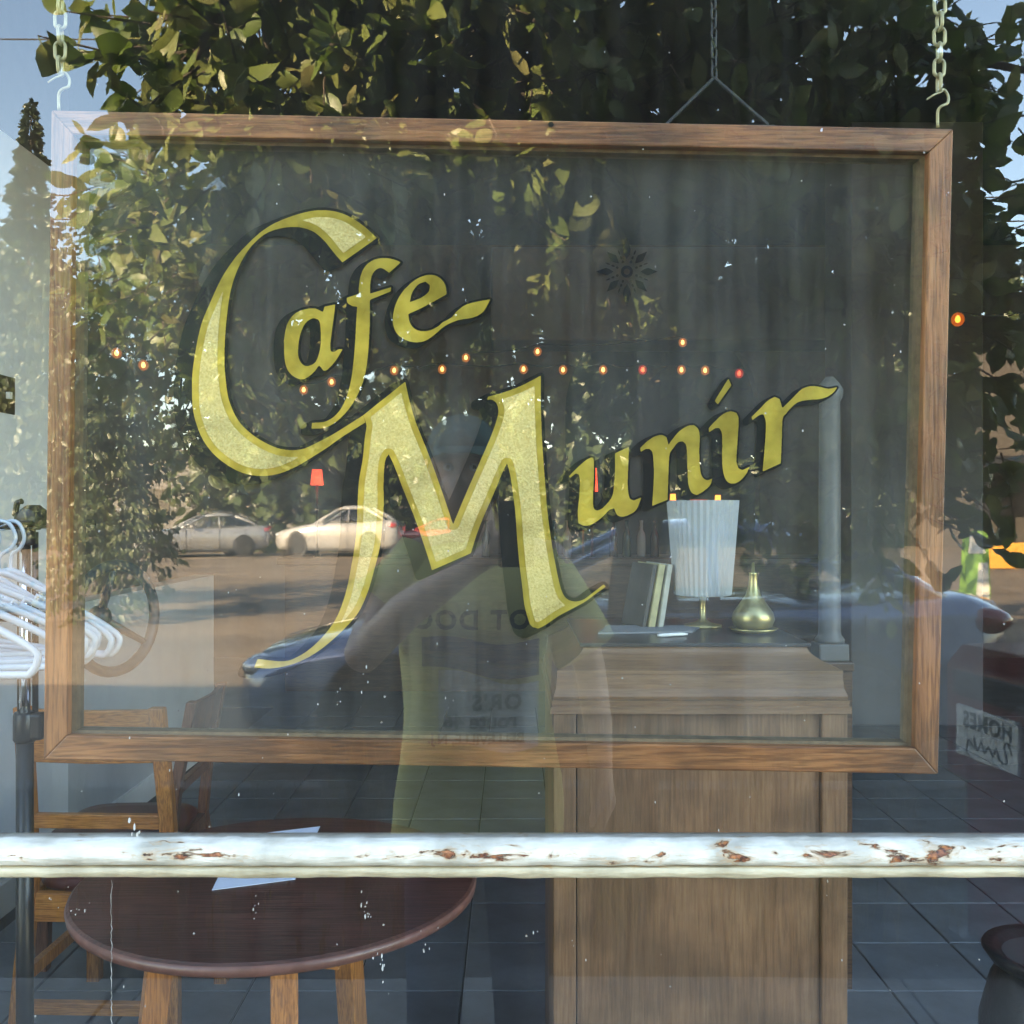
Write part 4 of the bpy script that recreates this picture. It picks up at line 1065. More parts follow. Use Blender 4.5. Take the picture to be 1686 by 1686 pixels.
# ------------------------------------------------------------------ the street (seen as reflections in the glass)
simple('asphalt_warm', (0.17, 0.125, 0.082), 0.9, noise=0.32, nscale=.5, bump=0.1)
simple('concrete', (0.25, 0.235, 0.21), 0.9, noise=0.15, nscale=5, bump=0.15)
simple('kerb_stone', (0.17, 0.16, 0.14), 0.9, noise=0.12, nscale=6)
simple('dry_soil', (0.045, 0.034, 0.022), 0.95, noise=0.3, nscale=6, bump=.3)
leafmat('dry_grass', [(0.10, 0.07, 0.025), (0.20, 0.14, 0.055), (0.07, 0.08, 0.025), (0.16, 0.11, 0.04)], 0.25)
gnd = MB().add([(-600, -900, -.13), (600, -900, -.13), (600, -4.55, -.13), (-600, -4.55, -.13)], [(0, 1, 2, 3)]).build('road', 'asphalt_warm'); tag(gnd, kind='structure')
pv = MB().box((-30, -2.2, -.2), (30, -.06, -.012)).build('pavement', 'grout'); tag(pv, kind='structure')
for i in range(-5, 6):
    for j in range(2):
        MB().box((i * 1.25 + .006, -2.19 + j * 1.065 + .006, -.06), ((i + 1) * 1.25 - .006, -2.19 + (j + 1) * 1.065 - .006, random.uniform(-.003, .003))).build('slab', 'concrete', pv, bevel=.006)
vg = MB().box((-30, -4.40, -.2), (30, -2.2, -.01)).build('verge', 'dry_soil'); tag(vg, kind='structure')
kb = MB().box((-30, -4.55, -.3), (30, -4.40, .005)).build('kerb', 'kerb_stone', bevel=.02); tag(kb, kind='structure')
CL = [(-.78, -3.9), (-.62, -3.5), (.42, -2.6), (.9, -2.5), (1.15, -2.55), (.2, -3.0), (-1.9, -3.3), (2.6, -3.4), (-2.7, -2.9), (1.3, -3.9)]
def grass(name, n, x0, x1, ya, yb, h0, h1, label):
    v = np.zeros((n * 5, 3), np.float32); f = []
    for i in range(n):
        x = random.uniform(x0, x1); y = random.uniform(ya, yb)
        if mnoise.noise(Vector((x * 1.6, y * 2, 2))) < -.12: x += .25
        if i % 4 == 0: g_ = CL[(i // 4) % len(CL)]; x = random.gauss(g_[0], .09); y = random.gauss(g_[1], .08)
        h = random.uniform(h0, h1) * (random.uniform(1.6, 3.2) if i % 4 == 0 else 1); a = random.uniform(0, 6.28); l = random.uniform(.05, .6) * h; w = random.uniform(.0015, .004)
        u = (math.cos(a), math.sin(a))
        v[i * 5:i * 5 + 5] = [(x - u[1] * w, y + u[0] * w, 0), (x + u[1] * w, y - u[0] * w, 0), (x - u[1] * w + u[0] * l * .35, y + u[0] * w + u[1] * l * .35, h * .6), (x + u[1] * w + u[0] * l * .35, y - u[0] * w + u[1] * l * .35, h * .6), (x + u[0] * l, y + u[1] * l, h)]
        f += [(i * 5, i * 5 + 1, i * 5 + 3, i * 5 + 2), (i * 5 + 2, i * 5 + 3, i * 5 + 4)]
    me = bpy.data.meshes.new(name); me.from_pydata(v.tolist(), [], f)
    o = meshobj(name, me, 'dry_grass'); tag(o, label, 'grass', kind='stuff'); return o
grass('dry_grass', 5200, -4.5, 5.5, -4.38, -2.3, .04, .17, 'dry straw coloured grass on the verge')

# ---- cars
def paint(name, col, metal=.25):
    m = simple(name, col, 0.16, metal=metal, coat=1.0)
paint('paint_navy', (0.13, 0.18, 0.29), .5); paint('paint_white', (0.28, 0.275, 0.27), 0); paint('paint_silver', (0.25, 0.255, 0.26), .2); paint('paint_red', (0.30, 0.03, 0.03), .1)
simple('tyre', (0.02, 0.02, 0.02), 0.8); simple('lamp_red', (0.32, 0.02, 0.02), 0.15, coat=1.0); simple('lamp_clear', (0.65, 0.67, 0.70), 0.08, metal=.4, coat=1.0); simple('trim_black', (0.015, 0.015, 0.016), 0.5)
def make_car():
    t = thing('parked_car', '', 'car')
    st = [(-2.35, .50, .32, .52), (-2.32, .66, .25, .62), (-2.2, .78, .20, .69), (-1.9, .86, .18, .765), (-1.4, .90, .17, .85), (-.85, .905, .17, .93), (-.3, .91, .17, .965), (.5, .91, .17, .97), (1.2, .91, .17, .985), (1.7, .90, .19, 1.01), (2.1, .86, .24, 1.02), (2.32, .77, .33, .98), (2.40, .62, .42, .82)]
    rings = []
    for x, w, zb, zt in st:
        zm = zb + (zt - zb) * .55
        half = [(0, zb), (w * .80, zb), (w * .965, zb + .10), (w, zm), (w * .985, zt - .10), (w * .93, zt - .035), (w * .80, zt + .005), (w * .4, zt + .022)]
        rings.append([(x, -y, z) for y, z in reversed(half[1:])] + [(x, y, z) for y, z in [(0, zb)] + half[1:]] + [(x, 0, zt + .028)])
    body = MB().loft(rings).build('body', 'paint_navy', t, smooth=True, local=True)
    sl = [(.93, -.80, 2.02, .835), (1.02, -.62, 1.92, .815), (1.14, -.36, 1.66, .77), (1.26, -.08, 1.36, .715), (1.345, .14, 1.12, .665)]
    def outline(x0, x1, w, z, n=10):
        out = []
        for k in range(n):
            u = k / (n - 1); x = x0 + (x1 - x0) * u; b = 1 - .16 * (abs(u - .5) * 2) ** 4
            out.append((x, w * b, z))
        return out + [(x, -y, z) for x, y, z in reversed(out)]
    MB().loft([outline(a, b, w, z) for z, a, b, w in sl], True).build('window_glass', 'car_glass', t, smooth=True, local=True)
    MB().loft([outline(.10, 1.16, .672, 1.335), outline(.18, 1.10, .665, 1.385), outline(.30, .98, .60, 1.425), outline(.45, .85, .40, 1.45)], True).build('roof', 'paint_navy', t, smooth=True, local=True)
    for s in (-1, 1):
        for nm, pts, r in (('front_pillar', [(-.80, .70, .93), (-.36, .645, 1.14), (.12, .56, 1.35)], .035), ('centre_pillar', [(.55, .85, .95), (.55, .78, 1.14), (.56, .68, 1.35)], .035), ('rear_pillar', [(2.0, .69, .96), (1.66, .65, 1.15), (1.12, .57, 1.35)], .055), ('roof_rail', [(.10, .60, 1.345), (.55, .665, 1.35), (1.14, .60, 1.345)], .03)):
            MB().tube([(x, s * y, z) for x, y, z in pts], r, 8).build(nm, 'paint_navy', t, smooth=True, local=True)
        MB().ball((-2.16, s * .62, .62), (.17, .14, .075)).build('headlight', 'lamp_clear', t, smooth=True, local=True)
        MB().ball((2.18, s * .74, .88), (.20, .12, .085)).build('tail_light', 'lamp_red', t, smooth=True, local=True)
        m = MB().ball((-.42, s * .98, 1.0), (.09, .10, .065)).build('wing_mirror', 'paint_navy', t, smooth=True, local=True)
        for x in (.02, 1.0): MB().box((x, s * .905 - .012, .80), (x + .16, s * .905 + .018, .825)).build('door_handle', 'chrome', t, local=True, bevel=.006)
        for x in (-.62, .52, 1.42): MB().box((x - .004, s * .902 - .012, .26), (x + .004, s * .902 + .011, .93)).build('door_gap', 'trim_black', t, local=True)
        MB().box((-1.0, s * .895 - .015, .17), (.95, s * .895 + .012, .24)).build('sill_trim', 'trim_black', t, local=True, bevel=.01)
        for x in (-1.43, 1.37):
            MB().lathe([(.30, -.006), (.395, -.006), (.395, .006), (.30, .006)], (x, s * .905, .34), 36, 'y').build('wheel_arch', 'trim_black', t, local=True)
            wh = MB().lathe([(.20, -.10), (.30, -.11), (.325, -.09), (.335, 0), (.325, .09), (.30, .11), (.20, .10)], (x, s * .82, .335), 36, 'y').build('tyre', 'tyre', t, smooth=True, local=True)
            rm = MB()
            rm.lathe([(.205, -.08), (.21, .08), (.195, .085), (.19, -.07)], (x, s * .83, .335), 30, 'y')
            for k in range(10):
                a = 2 * math.pi * k / 10; rm.tube([(x, s * .90, .335), (x + .2 * math.cos(a), s * .895, .335 + .2 * math.sin(a))], [.022, .014], 6)
            rm.lathe([(.0, -.01), (.05, -.01), (.05, .015), (0, .02)], (x, s * .90, .335), 16, 'y')
            rm.build('rim', 'chrome', wh, smooth=True, local=True)
    MB().box((-2.37, -.30, .40), (-2.33, .30, .50)).build('grille', 'trim_black', t, local=True, bevel=.01)
    MB().box((2.38, -.26, .62), (2.412, .26, .74)).build('number_plate', 'white_paint', t, local=True)
    MB().box((-.2, -.55, .40), (1.6, .55, .62)).build('seat_bench', 'trim_black', t, local=True, bevel=.05)
    for x in (.25, 1.15):
        for s in (-1, 1): MB().loft([[(x + .05 + k * .12, s * .36 + j, z) for k, j in ((-.5, -.22), (.5, -.22), (.5, .22), (-.5, .22))] for z in (.6, 1.05)] + [[(x + .1 + k * .08, s * .36 + j, 1.2) for k, j in ((-.5, -.11), (.5, -.11), (.5, .11), (-.5, .11))]]).build('seat', 'trim_black', t, local=True, bevel=.03)
    return t
car = make_car(); car.location = (.66, -5.77, -.13); car.scale = (1, 1, 1.1); tag(car, 'dark navy blue saloon parked at the kerb by the dry grass', 'car')
def far_car(px, d, mat, rz, sz, label, ycor=0):
    c = copy_tree(car, None, {'paint_navy': mat}); q = R(px, 0, d); c.location = (q.x, q.y, -.13); c.rotation_euler = (0, 0, rz); c.scale = (1, 1, sz); tag(c, label, 'car'); return c
far_car(560, 38, 'paint_white', .12, 1.28, 'tall white car parked across the road under the trees')
far_car(330, 37, 'paint_silver', -.5, 1.1, 'silver car parked nose-on across the road')
far_car(720, 41, 'paint_red', .05, 1.0, 'dark red car parked across the road')

# ---- newspaper box on the verge edge
simple('box_red', (0.12, 0.010, 0.012), 0.4, noise=.2, nscale=8); simple('plate_white', (0.62, 0.64, 0.62), 0.5); simple('ink', (0.05, 0.055, 0.05), 0.7); simple('box_window', (0.05, 0.045, 0.045), 0.15)
nb = thing('newspaper_box', 'dark red street newspaper box with a white plate lettered HOMES', 'newspaper box', (1.79, -2.30, 0))
nb.rotation_euler = (0, 0, math.radians(-99))
MB().loft([[(-.25, -.21, .58), (.25, -.21, .58), (.25, .20, .58), (-.25, .20, .58)], [(-.25, -.21, .96), (.25, -.21, .96), (.25, .20, .96), (-.25, .20, .96)], [(-.25, -.15, 1.03), (.25, -.15, 1.03), (.25, .20, 1.03), (-.25, .20, 1.03)]]).build('cabinet', 'box_red', nb, local=True, bevel=.012)
MB().box((-.19, -.222, .865), (.19, -.208, .95)).build('door_window', 'box_window', nb, local=True, bevel=.004)
pl = MB().box((-.165, -.224, .665), (.165, -.209, .835)).build('name_plate', 'plate_white', nb, local=True, bevel=.003)
me = text_mesh('HOMES', .075, 1.1); o = meshobj('lettering', me, 'ink', pl); o.location = (-.01, -.2255, .79); o.rotation_euler = (math.radians(90), 0, 0)
sq = MB(); sq.tube([(p[0], -.2255, p[1] + .225) for p in catmull([(-.14, .50), (-.12, .535), (-.10, .52), (-.115, .47), (-.08, .47), (-.06, .505), (-.045, .475), (-.02, .50), (0, .475), (.02, .505), (.04, .475), (.06, .52), (.055, .48), (.09, .50), (.10, .46), (.085, .45)], 5, False, 180)], .0035, 5)
sq.build('script_line', 'ink', pl, local=True)
MB().box((-.20, -.16, .02), (.20, .16, .58)).build('pedestal', 'box_red', nb, local=True, bevel=.01)
MB().box((-.25, -.2, 0), (.25, .2, .02)).build('base_plate', 'trim_black', nb, local=True)

# ---- things across the road
simple('wall_orange', (0.62, 0.30, 0.045), 0.8, noise=.1, nscale=2); simple('facade_dark', (0.07, 0.06, 0.05), 0.8, noise=.2, nscale=1); simple('facade_pale', (0.16, 0.15, 0.14), 0.85, noise=.1, nscale=1)
q0, q1 = R(1633, 0, 29).x, 34.0
yy = R(0, 0, 29).y
ow = MB().box((q0, yy - .3, -.13), (q1, yy, .62)).build('low_wall', 'wall_orange', bevel=.03); tag(ow, 'low orange wall along the far side of the road', 'wall')
yb = R(0, 0, 42).y
hb_ = thing('arcade_building', 'dark low building with open framed bays across the road', 'building', (24, yb - 4, -.13))
bx0 = R(1612, 0, 42).x
MB().box((bx0, yb - 8, 3.9), (bx0 + 26, yb, 8.2)).build('upper_wall', 'facade_dark', hb_)
MB().box((bx0, yb - 8, -.13), (bx0 + 26, yb - 5, 3.9)).build('inner_wall', 'facade_dark', hb_)
for k in range(7): MB().box((bx0 + k * 4.2, yb - .5, -.13), (bx0 + k * 4.2 + .5, yb, 3.9)).build('post', 'trim_black', hb_)
MB().box((bx0, yb - .52, 3.6), (bx0 + 26, yb + .02, 3.92)).build('lintel', 'trim_black', hb_)
pb = thing('far_building', 'pale grey shop building far across the road behind the trees', 'building', (-6, R(0, 0, 75).y, -.13))
yq = R(0, 0, 75).y
MB().box((-30, yq - 10, -.13), (14, yq, 5.5)).build('wall', 'facade_pale', pb)
MB().box((-30.4, yq - 10.4, 5.5), (14.4, yq + .4, 6.1)).build('parapet', 'facade_dark', pb)
for k in range(9): MB().box((-28 + k * 4.6, yq - .05, .8), (-25.4 + k * 4.6, yq + .06, 3.2)).build('window', 'box_window', pb)
simple('board_green', (0.22, 0.42, 0.07), 0.5); simple('board_white', (0.75, 0.72, 0.62), 0.6)
g0 = R(1606, 0, 14.5)
gb = thing('sandwich_board', 'bright green and cream sandwich board standing beyond the parked car', 'sign', (g0.x, g0.y, -.13), math.radians(180)); gb.scale = (.78, .78, 1.3)
MB().loft([[(-.22, -.25, 0), (.22, -.25, 0), (.22, -.22, 0), (-.22, -.22, 0)], [(-.22, -.03, 1.05), (.22, -.03, 1.05), (.22, 0, 1.05), (-.22, 0, 1.05)]]).build('front_board', 'board_green', gb, local=True)
MB().loft([[(-.22, .22, 0), (.22, .22, 0), (.22, .25, 0), (-.22, .25, 0)], [(-.22, .0, 1.05), (.22, .0, 1.05), (.22, .03, 1.05), (-.22, .03, 1.05)]]).build('rear_board', 'board_green', gb, local=True)
MB().loft([[(-.19, -.228, .10), (.10, -.228, .10), (.10, -.245, .10), (-.19, -.245, .10)], [(-.19, -.10, .70), (-.02, -.10, .70), (-.02, -.118, .70), (-.19, -.118, .70)]]).build('cream_panel', 'board_white', gb, local=True)
MB().loft([[(-.16, -.072, .80), (.17, -.072, .80), (.17, -.09, .80), (-.16, -.09, .80)], [(-.10, -.02, 1.02), (.12, -.02, 1.02), (.12, -.04, 1.02), (-.10, -.04, 1.02)]]).build('cream_heading', 'board_white', gb, local=True)
# overhead wires with their poles
simple('pole_wood', (0.10, 0.075, 0.05), 0.9, noise=.2, nscale=4)
for z, d in ((R(0, 322, 15).z, 15), (R(0, 362, 15).z, 15), (R(0, 62, 15).z, 15)):
    y = R(0, 0, d).y
    path = [(-24 + 48 * k / 24, y, z - .35 * (1 - ((k - 12) / 12) ** 2) + .3) for k in range(25)]
    o = MB().tube(path, .011, 5).build('overhead_wire', 'cable'); tag(o, 'thin dark overhead wire strung along the street against the sky', 'wire', 'overhead wires')
for x in (-24, 24):
    y = R(0, 0, 15).y
    t = thing('utility_pole', 'wooden utility pole carrying the overhead wires', 'utility pole', (x, y, -.13), 0, 'utility poles')
    MB().tube([(x, y, -.13), (x, y, 10.4)], [.17, .12], 10).build('shaft', 'pole_wood', t, smooth=True)
    MB().box((x - .06, y - .9, 9.6), (x + .06, y + .9, 9.75)).build('crossarm', 'pole_wood', t)

# ---- trees
simple('bark', (0.085, 0.065, 0.05), 0.95, noise=.35, nscale=9, bump=.8, stretch=(1, 1, .3))
leafmat('leaf_near', [(0.075, 0.12, 0.028), (0.125, 0.18, 0.045), (0.20, 0.225, 0.07), (0.10, 0.155, 0.04), (0.28, 0.26, 0.11)], 0.30)
leafmat('leaf_far', [(0.035, 0.055, 0.02), (0.06, 0.085, 0.03), (0.05, 0.065, 0.02)], 0.2)
leafmat('leaf_soft', [(0.045, 0.07, 0.03), (0.07, 0.095, 0.04), (0.10, 0.115, 0.05)], 0.3)
leafmat('leaf_conifer', [(0.025, 0.045, 0.022), (0.04, 0.06, 0.03)], 0.1)
# leaf outline folded along the midrib
_t = [0, .12, .30, .50, .70, .88, 1.0]; _w = [0, .15, .265, .30, .245, .125, 0]
LT = [(t, 0, -.02 * math.sin(math.pi * t)) for t in _t]; LF = []
for k in range(1, 6): LT += [(_t[k] - .02, _w[k], .05 * _w[k] / .3 + .015 * (-1) ** k), (_t[k] - .02, -_w[k], .05 * _w[k] / .3 - .015 * (-1) ** k)]
for sd in (0, 1):
    e = [0] + [7 + 2 * k + sd for k in range(5)] + [6]
    for k in range(6):
        q = [k, k + 1, e[k + 1], e[k]]; q = [v for i, v in enumerate(q) if v not in q[:i]]
        if sd: q = q[::-1]
        LF += [tuple(q)] if len(q) == 3 else [(q[0], q[1], q[2]), (q[0], q[2], q[3])]
LT = np.array(LT, np.float32)
def leaves_mesh(name, pos, size, dirs, mat, parent, rootloc, curl=None):
    n = len(pos)
    d = dirs / (np.linalg.norm(dirs, axis=1, keepdims=True) + 1e-9)
    r = RNG.normal(size=(n, 3)); r[:, 2] *= .8
    s = np.cross(d, r); s /= (np.linalg.norm(s, axis=1, keepdims=True) + 1e-9)
    u = np.cross(s, d)
    sz = size[:, None, None]
    wd = RNG.uniform(.75, 1.15, n)[:, None, None]; cu = RNG.uniform(-1.0, 2.4, n)[:, None, None]
    v = pos[:, None, :] + sz * (LT[None, :, 0:1] * d[:, None, :] + LT[None, :, 1:2] * wd * s[:, None, :] + (LT[None, :, 2:3] * 1.2 - cu * .22 * LT[None, :, 0:1] ** 2) * u[:, None, :])
    v = (v - np.array(rootloc)[None, None, :]).reshape(-1, 3).astype(np.float32)
    k = len(LT)
    lf = np.array(LF, np.int32)
    f = (lf[None] + (np.arange(n) * k)[:, None, None]).reshape(-1, 3)
    me = bpy.data.meshes.new(name)
    me.vertices.add(len(v)); me.vertices.foreach_set('co', v.ravel())
    me.loops.add(len(f) * 3); me.loops.foreach_set('vertex_index', f.ravel().astype(np.int32))
    me.polygons.add(len(f)); me.polygons.foreach_set('loop_start', np.arange(0, len(f) * 3, 3, dtype=np.int32)); me.polygons.foreach_set('loop_total', np.full(len(f), 3, np.int32))
    me.update(); me.validate()
    me.polygons.foreach_set('use_smooth', [True] * len(me.polygons))
    return meshobj(name, me, mat, parent)
def twig_cloud(lobes, per, leaf, rnd=RNG):
    """leaves strung along short twigs that fill a set of lobes"""
    Pp, D, S_, tw = [], [], [], []
    for cx, cy, cz, rx_, ry_, rz_, n in lobes:
        for _ in range(n):
            a = rnd.normal(size=3); a /= np.linalg.norm(a); a *= rnd.uniform(.25, 1.0) ** .45
            c = np.array((cx + a[0] * rx_, cy + a[1] * ry_, cz + a[2] * rz_))
            dr = a * np.array((1, 1, .6)) + rnd.normal(size=3) * .5; dr[2] -= .25; dr /= np.linalg.norm(dr)
            L = rnd.uniform(.18, .34) * leaf / .1
            e = c + dr * L; tw.append((c, (c + e) / 2 + rnd.normal(size=3) * .01, e))
            for k in range(per):
                t = (k + 1) / per
                p = c + dr * L * t
                w = dr * .6 + rnd.normal(size=3) * .75; w[2] -= .35
                Pp.append(p); D.append(w); S_.append(leaf * rnd.uniform(.65, 1.15))
    return np.array(Pp), np.array(D), np.array(S_), tw
# the street tree over the pavement
base = Vector((.55, -3.75, -.01))
tree = thing('street_tree', 'broad leafy street tree on the dry verge, sunlit on one side', 'tree', base)
lobes = [(-.84, -2.45, 3.0, .40, .45, .65, 150), (-.62, -2.6, 3.85, .58, .6, .55, 170), (-.52, -2.8, 3.35, .75, .65, .75, 330), (-.95, -3.3, 2.75, .72, .6, .55, 220), (.15, -3.4, 3.35, 1.0, .8, .95, 460), (1.0, -3.7, 3.25, 1.0, 1.0, 1.15, 950),
         (1.58, -3.35, 2.45, .45, .45, .85, 260), (2.05, -3.3, 3.0, .32, .5, .7, 40), (2.25, -3.6, 2.2, .25, .4, .45, 22), (.3, -4.2, 4.6, 1.5, 1.2, 1.0, 380), (1.22, -3.5, 1.75, .22, .2, .30, 40), (1.68, -3.5, 1.75, .30, .25, .42, 90), (-1.45, -3.9, 2.45, .6, .6, .5, 120), (.5, -4.3, 2.55, 1.0, .5, .5, 200)]
p_, d_, s_, tw = twig_cloud(lobes, 7, .122)
leaves_mesh('crown', p_, s_, d_, 'leaf_near', tree, base)
def limb(pts, r0, r1, name='limb', par=tree, n=8):
    q = [Vector(p) for p in catmull([tuple(p) for p in pts], 5, False, 180)]
    return MB().tube(q, [r0 + (r1 - r0) * i / (len(q) - 1) for i in range(len(q))], n).build(name, 'bark', par, smooth=True)
limb([(.55, -3.75, -.05), (.56, -3.74, .6), (.62, -3.72, 1.4), (.74, -3.7, 2.1), (.85, -3.72, 2.7)], .15, .10, 'trunk', n=14)
for pts, r0 in (([(.74, -3.7, 2.1), (.2, -3.5, 2.7), (-.5, -3.1, 3.1), (-1.2, -2.5, 3.3)], .07), ([(.85, -3.72, 2.7), (.5, -3.5, 3.4), (-.3, -2.9, 3.8), (-1.3, -2.6, 4.0)], .06), ([(.85, -3.72, 2.7), (1.2, -3.7, 3.3), (1.8, -3.4, 3.5), (2.3, -3.3, 3.4)], .065), ([(.85, -3.72, 2.7), (.9, -3.9, 3.8), (.9, -4.1, 5.0)], .08), ([(1.2, -3.7, 3.3), (1.5, -3.3, 2.9), (1.64, -3.3, 2.2), (1.66, -3.4, 1.7)], .03), ([(.2, -3.5, 2.7), (-.7, -3.4, 2.8), (-1.7, -3.9, 2.8)], .04), ([(-.5, -3.1, 3.1), (-.9, -2.6, 3.5), (-1.25, -2.4, 2.7)], .02)):
    limb(pts, r0, .012)
tb_ = MB()
for a, b, c in tw: tb_.tube([a, b, c], [.005, .004, .002], 4, cap=False)
to = tb_.build('twigs', 'bark', tree); to['kind'] = 'stuff'
# soft tree further along on the left of the road, conifer and the wood across the road
def far_tree(name, px, d, h, w, leaf, mat, label, trunk_h, n_l, per, droop=False):
    c = R(px, 0, d); t = thing(name, label, 'tree', (c.x, c.y, -.13), 0, None)
    lob = []
    for k in range(n_l):
        a = RNG.uniform(0, 6.28); r = RNG.uniform(0, .62) * w; z = trunk_h + (h - trunk_h) * RNG.uniform(.03, .86)
        f = 1 - abs((z - trunk_h) / (h - trunk_h) - .45) * .8
        lob.append((c.x + r * math.cos(a) * f, c.y + r * math.sin(a) * f, z, w * .34, w * .34, (h - trunk_h) * .16, per))
    p, dd, s, tw_ = twig_cloud(lob, 6, leaf)
    if droop: dd[:, 2] -= 1.2
    leaves_mesh('crown', p, s, dd, mat, t, (c.x, c.y, -.13))
    MB().tube([(c.x, c.y, -.15), (c.x + .1, c.y, trunk_h), (c.x, c.y, h * .8)], [w * .04, w * .03, w * .008], 9).build('trunk', 'bark', t, smooth=True)
    return t
far_tree('soft_tree', 165, 15, 6.0, 1.9, .13, 'leaf_soft', 'soft drooping green tree beside the parked silver car', .35, 18, 95, True)
far_tree('soft_tree', -60, 16, 5.8, 2.2, .14, 'leaf_soft', 'soft green tree next to the drooping one, below the conifers', .35, 16, 85, True)
for k, (px, d, h, w) in enumerate(((430, 44, 11.5, 5.5), (640, 48, 12.5, 6), (860, 46, 11, 6), (1060, 50, 12, 6), (1290, 47, 11.5, 6), (1500, 52, 14, 6.5), (1690, 56, 15, 6))):
    far_tree('broadleaf_tree', px, d, h, w, .75, 'leaf_far', ('dark broad tree above the silver car', 'dark broad tree above the white car', 'dark broad tree above the dark red car', 'dark tree behind the parked saloon roof', 'tall dark tree behind the saloon rear window', 'large dark tree beside the arcade building', 'large dark tree rising over the arcade building')[k], 0.6, 18, 30)
def conifer(px, d, h, label):
    c = R(px, 0, d); t = thing('conifer', label, 'tree', (c.x, c.y, -.13))
    p, dd, s = [], [], []
    for _ in range(5200):
        u = RNG.uniform(0, 1) ** .7; z = h * (1 - u * .96); r = u * h * .13 * RNG.uniform(.35, 1.05) * (1 + .25 * math.sin(z * 4.1)); a = RNG.uniform(0, 6.28)
        p.append((c.x + r * math.cos(a), c.y + r * math.sin(a), z - .1 * r)); dd.append((math.cos(a), math.sin(a), -.25 + RNG.normal() * .2)); s.append(RNG.uniform(.5, 1.0) * (.45 + .55 * u))
    leaves_mesh('crown', np.array(p), np.array(s), np.array(dd), 'leaf_conifer', t, (c.x, c.y, -.13))
    MB().tube([(c.x, c.y, -.15), (c.x, c.y, h * .97)], [h * .018, .02], 8).build('trunk', 'bark', t, smooth=True)
conifer(48, 45, 20.0, 'tall pointed conifer rising above the grey wall top')
conifer(-8, 47, 14.0, 'shorter conifer next to the tall pointed one')

# ------------------------------------------------------------------ the photographer, mirrored in the glass
simple('skin', (0.64, 0.42, 0.32), 0.5, noise=.08, nscale=12); simple('shirt_olive', (0.78, 0.73, 0.26), 0.9, noise=.12, nscale=9, bump=.5); simple('denim', (0.055, 0.07, 0.11), 0.9, noise=.25, nscale=30); simple('cap_teal', (0.08, 0.17, 0.15), 0.8, noise=.15, nscale=20)
simple('hair_dark', (0.03, 0.02, 0.015), 0.7); simple('eye_white', (0.75, 0.73, 0.70), 0.2); simple('print_ink', (0.05, 0.055, 0.03), 0.8); simple('print_blue', (0.06, 0.08, 0.14), 0.8, noise=.5, nscale=40); simple('print_white', (0.72, 0.74, 0.70), 0.8, noise=.15, nscale=40); simple('phone_case', (0.02, 0.02, 0.022), 0.3); simple('lens_glass', (0.005, 0.005, 0.008), 0.05); simple('shoe', (0.05, 0.05, 0.05), 0.6)
PX, PY = -.085, -1.47
per = thing('person', 'person in an olive hot dog T-shirt and teal cap taking the picture', 'person', (PX, PY, 0))
J = []; E = []
def jv(p, r, parent=None):
    J.append((Vector(p), r)); i = len(J) - 1
    if parent is not None: E.append((parent, i))
    return i
pel = jv((PX, PY, .95), .12)
sp1 = jv((PX, PY, 1.12), .115, pel); sp2 = jv((PX, PY - .01, 1.28), .125, sp1); sp3 = jv((PX, PY - .01, 1.36), .10, sp2); nk = jv((PX - .01, PY, 1.44), .055, sp3); nk2 = jv((PX - .02, PY + .02, 1.51), .055, nk)
for s, hx in ((-1, -.09), (1, .09)):
    h = jv((PX + hx, PY, .90), .095, pel); k1 = jv((PX + hx * 1.15, PY + .01, .50), .062, h); k2 = jv((PX + hx * 1.2, PY - .03, .28), .054, k1); an = jv((PX + hx * 1.25, PY - .04, .09), .038, k2); ft = jv((PX + hx * 1.4, PY + .10, .04), .036, an)
# left arm lifted to the phone, right arm hanging
sl_ = jv((PX - .17, PY - .01, 1.375), .06, sp3); ul = jv((PX - .235, PY + .05, 1.26), .052, sl_); el = jv((PX - .27, PY + .14, 1.165), .046, ul); fl_ = jv((PX - .16, PY + .235, 1.275), .044, el); wl = jv((PX + .0, PY + .325, 1.385), .026, fl_); pm = jv((PX + .045, PY + .352, 1.415), .030, wl)
sr_ = jv((PX + .17, PY - .01, 1.375), .06, sp3); ur = jv((PX + .245, PY - .015, 1.24), .047, sr_); er = jv((PX + .285, PY - .03, 1.10), .040, ur); fr_ = jv((PX + .30, PY + .03, .97), .036, er); wr = jv((PX + .305, PY + .08, .86), .026, fr_); pr_ = jv((PX + .305, PY + .10, .80), .032, wr)
def fingers(palm, tips):
    for chain_ in tips:
        prev = palm
        for (p, r) in chain_: prev = jv(p, r, prev)
c0 = J[pm][0]
fingers(pm, [[(c0 + Vector((.020 + .004 * k, .012, -.018 + .02 * k)), .0085), (c0 + Vector((.058, .018, -.012 + .021 * k)), .008), (c0 + Vector((.075, .006, -.008 + .021 * k)), .0075)] for k in range(4)] + [[(c0 + Vector((-.010, .016, .03)), .010), (c0 + Vector((-.006, .012, .062)), .009)]])
c1 = J[pr_][0]
fingers(pr_, [[(c1 + Vector((-.004, -.028 + .018 * k, -.05)), .009), (c1 + Vector((-.012, -.024 + .019 * k, -.085 - .004 * (k in (1, 2)))), .0085), (c1 + Vector((-.026, -.022 + .019 * k, -.108 - .006 * (k in (1, 2)))), .0075)] for k in range(4)] + [[(c1 + Vector((-.02, .035, -.005)), .011), (c1 + Vector((-.03, .05, -.04)), .009)]])
hd = MB(); OFF = Vector((PX, PY, 0))
for i, (v, r) in enumerate(J): hd.ball(v - OFF, r, 16, 10)
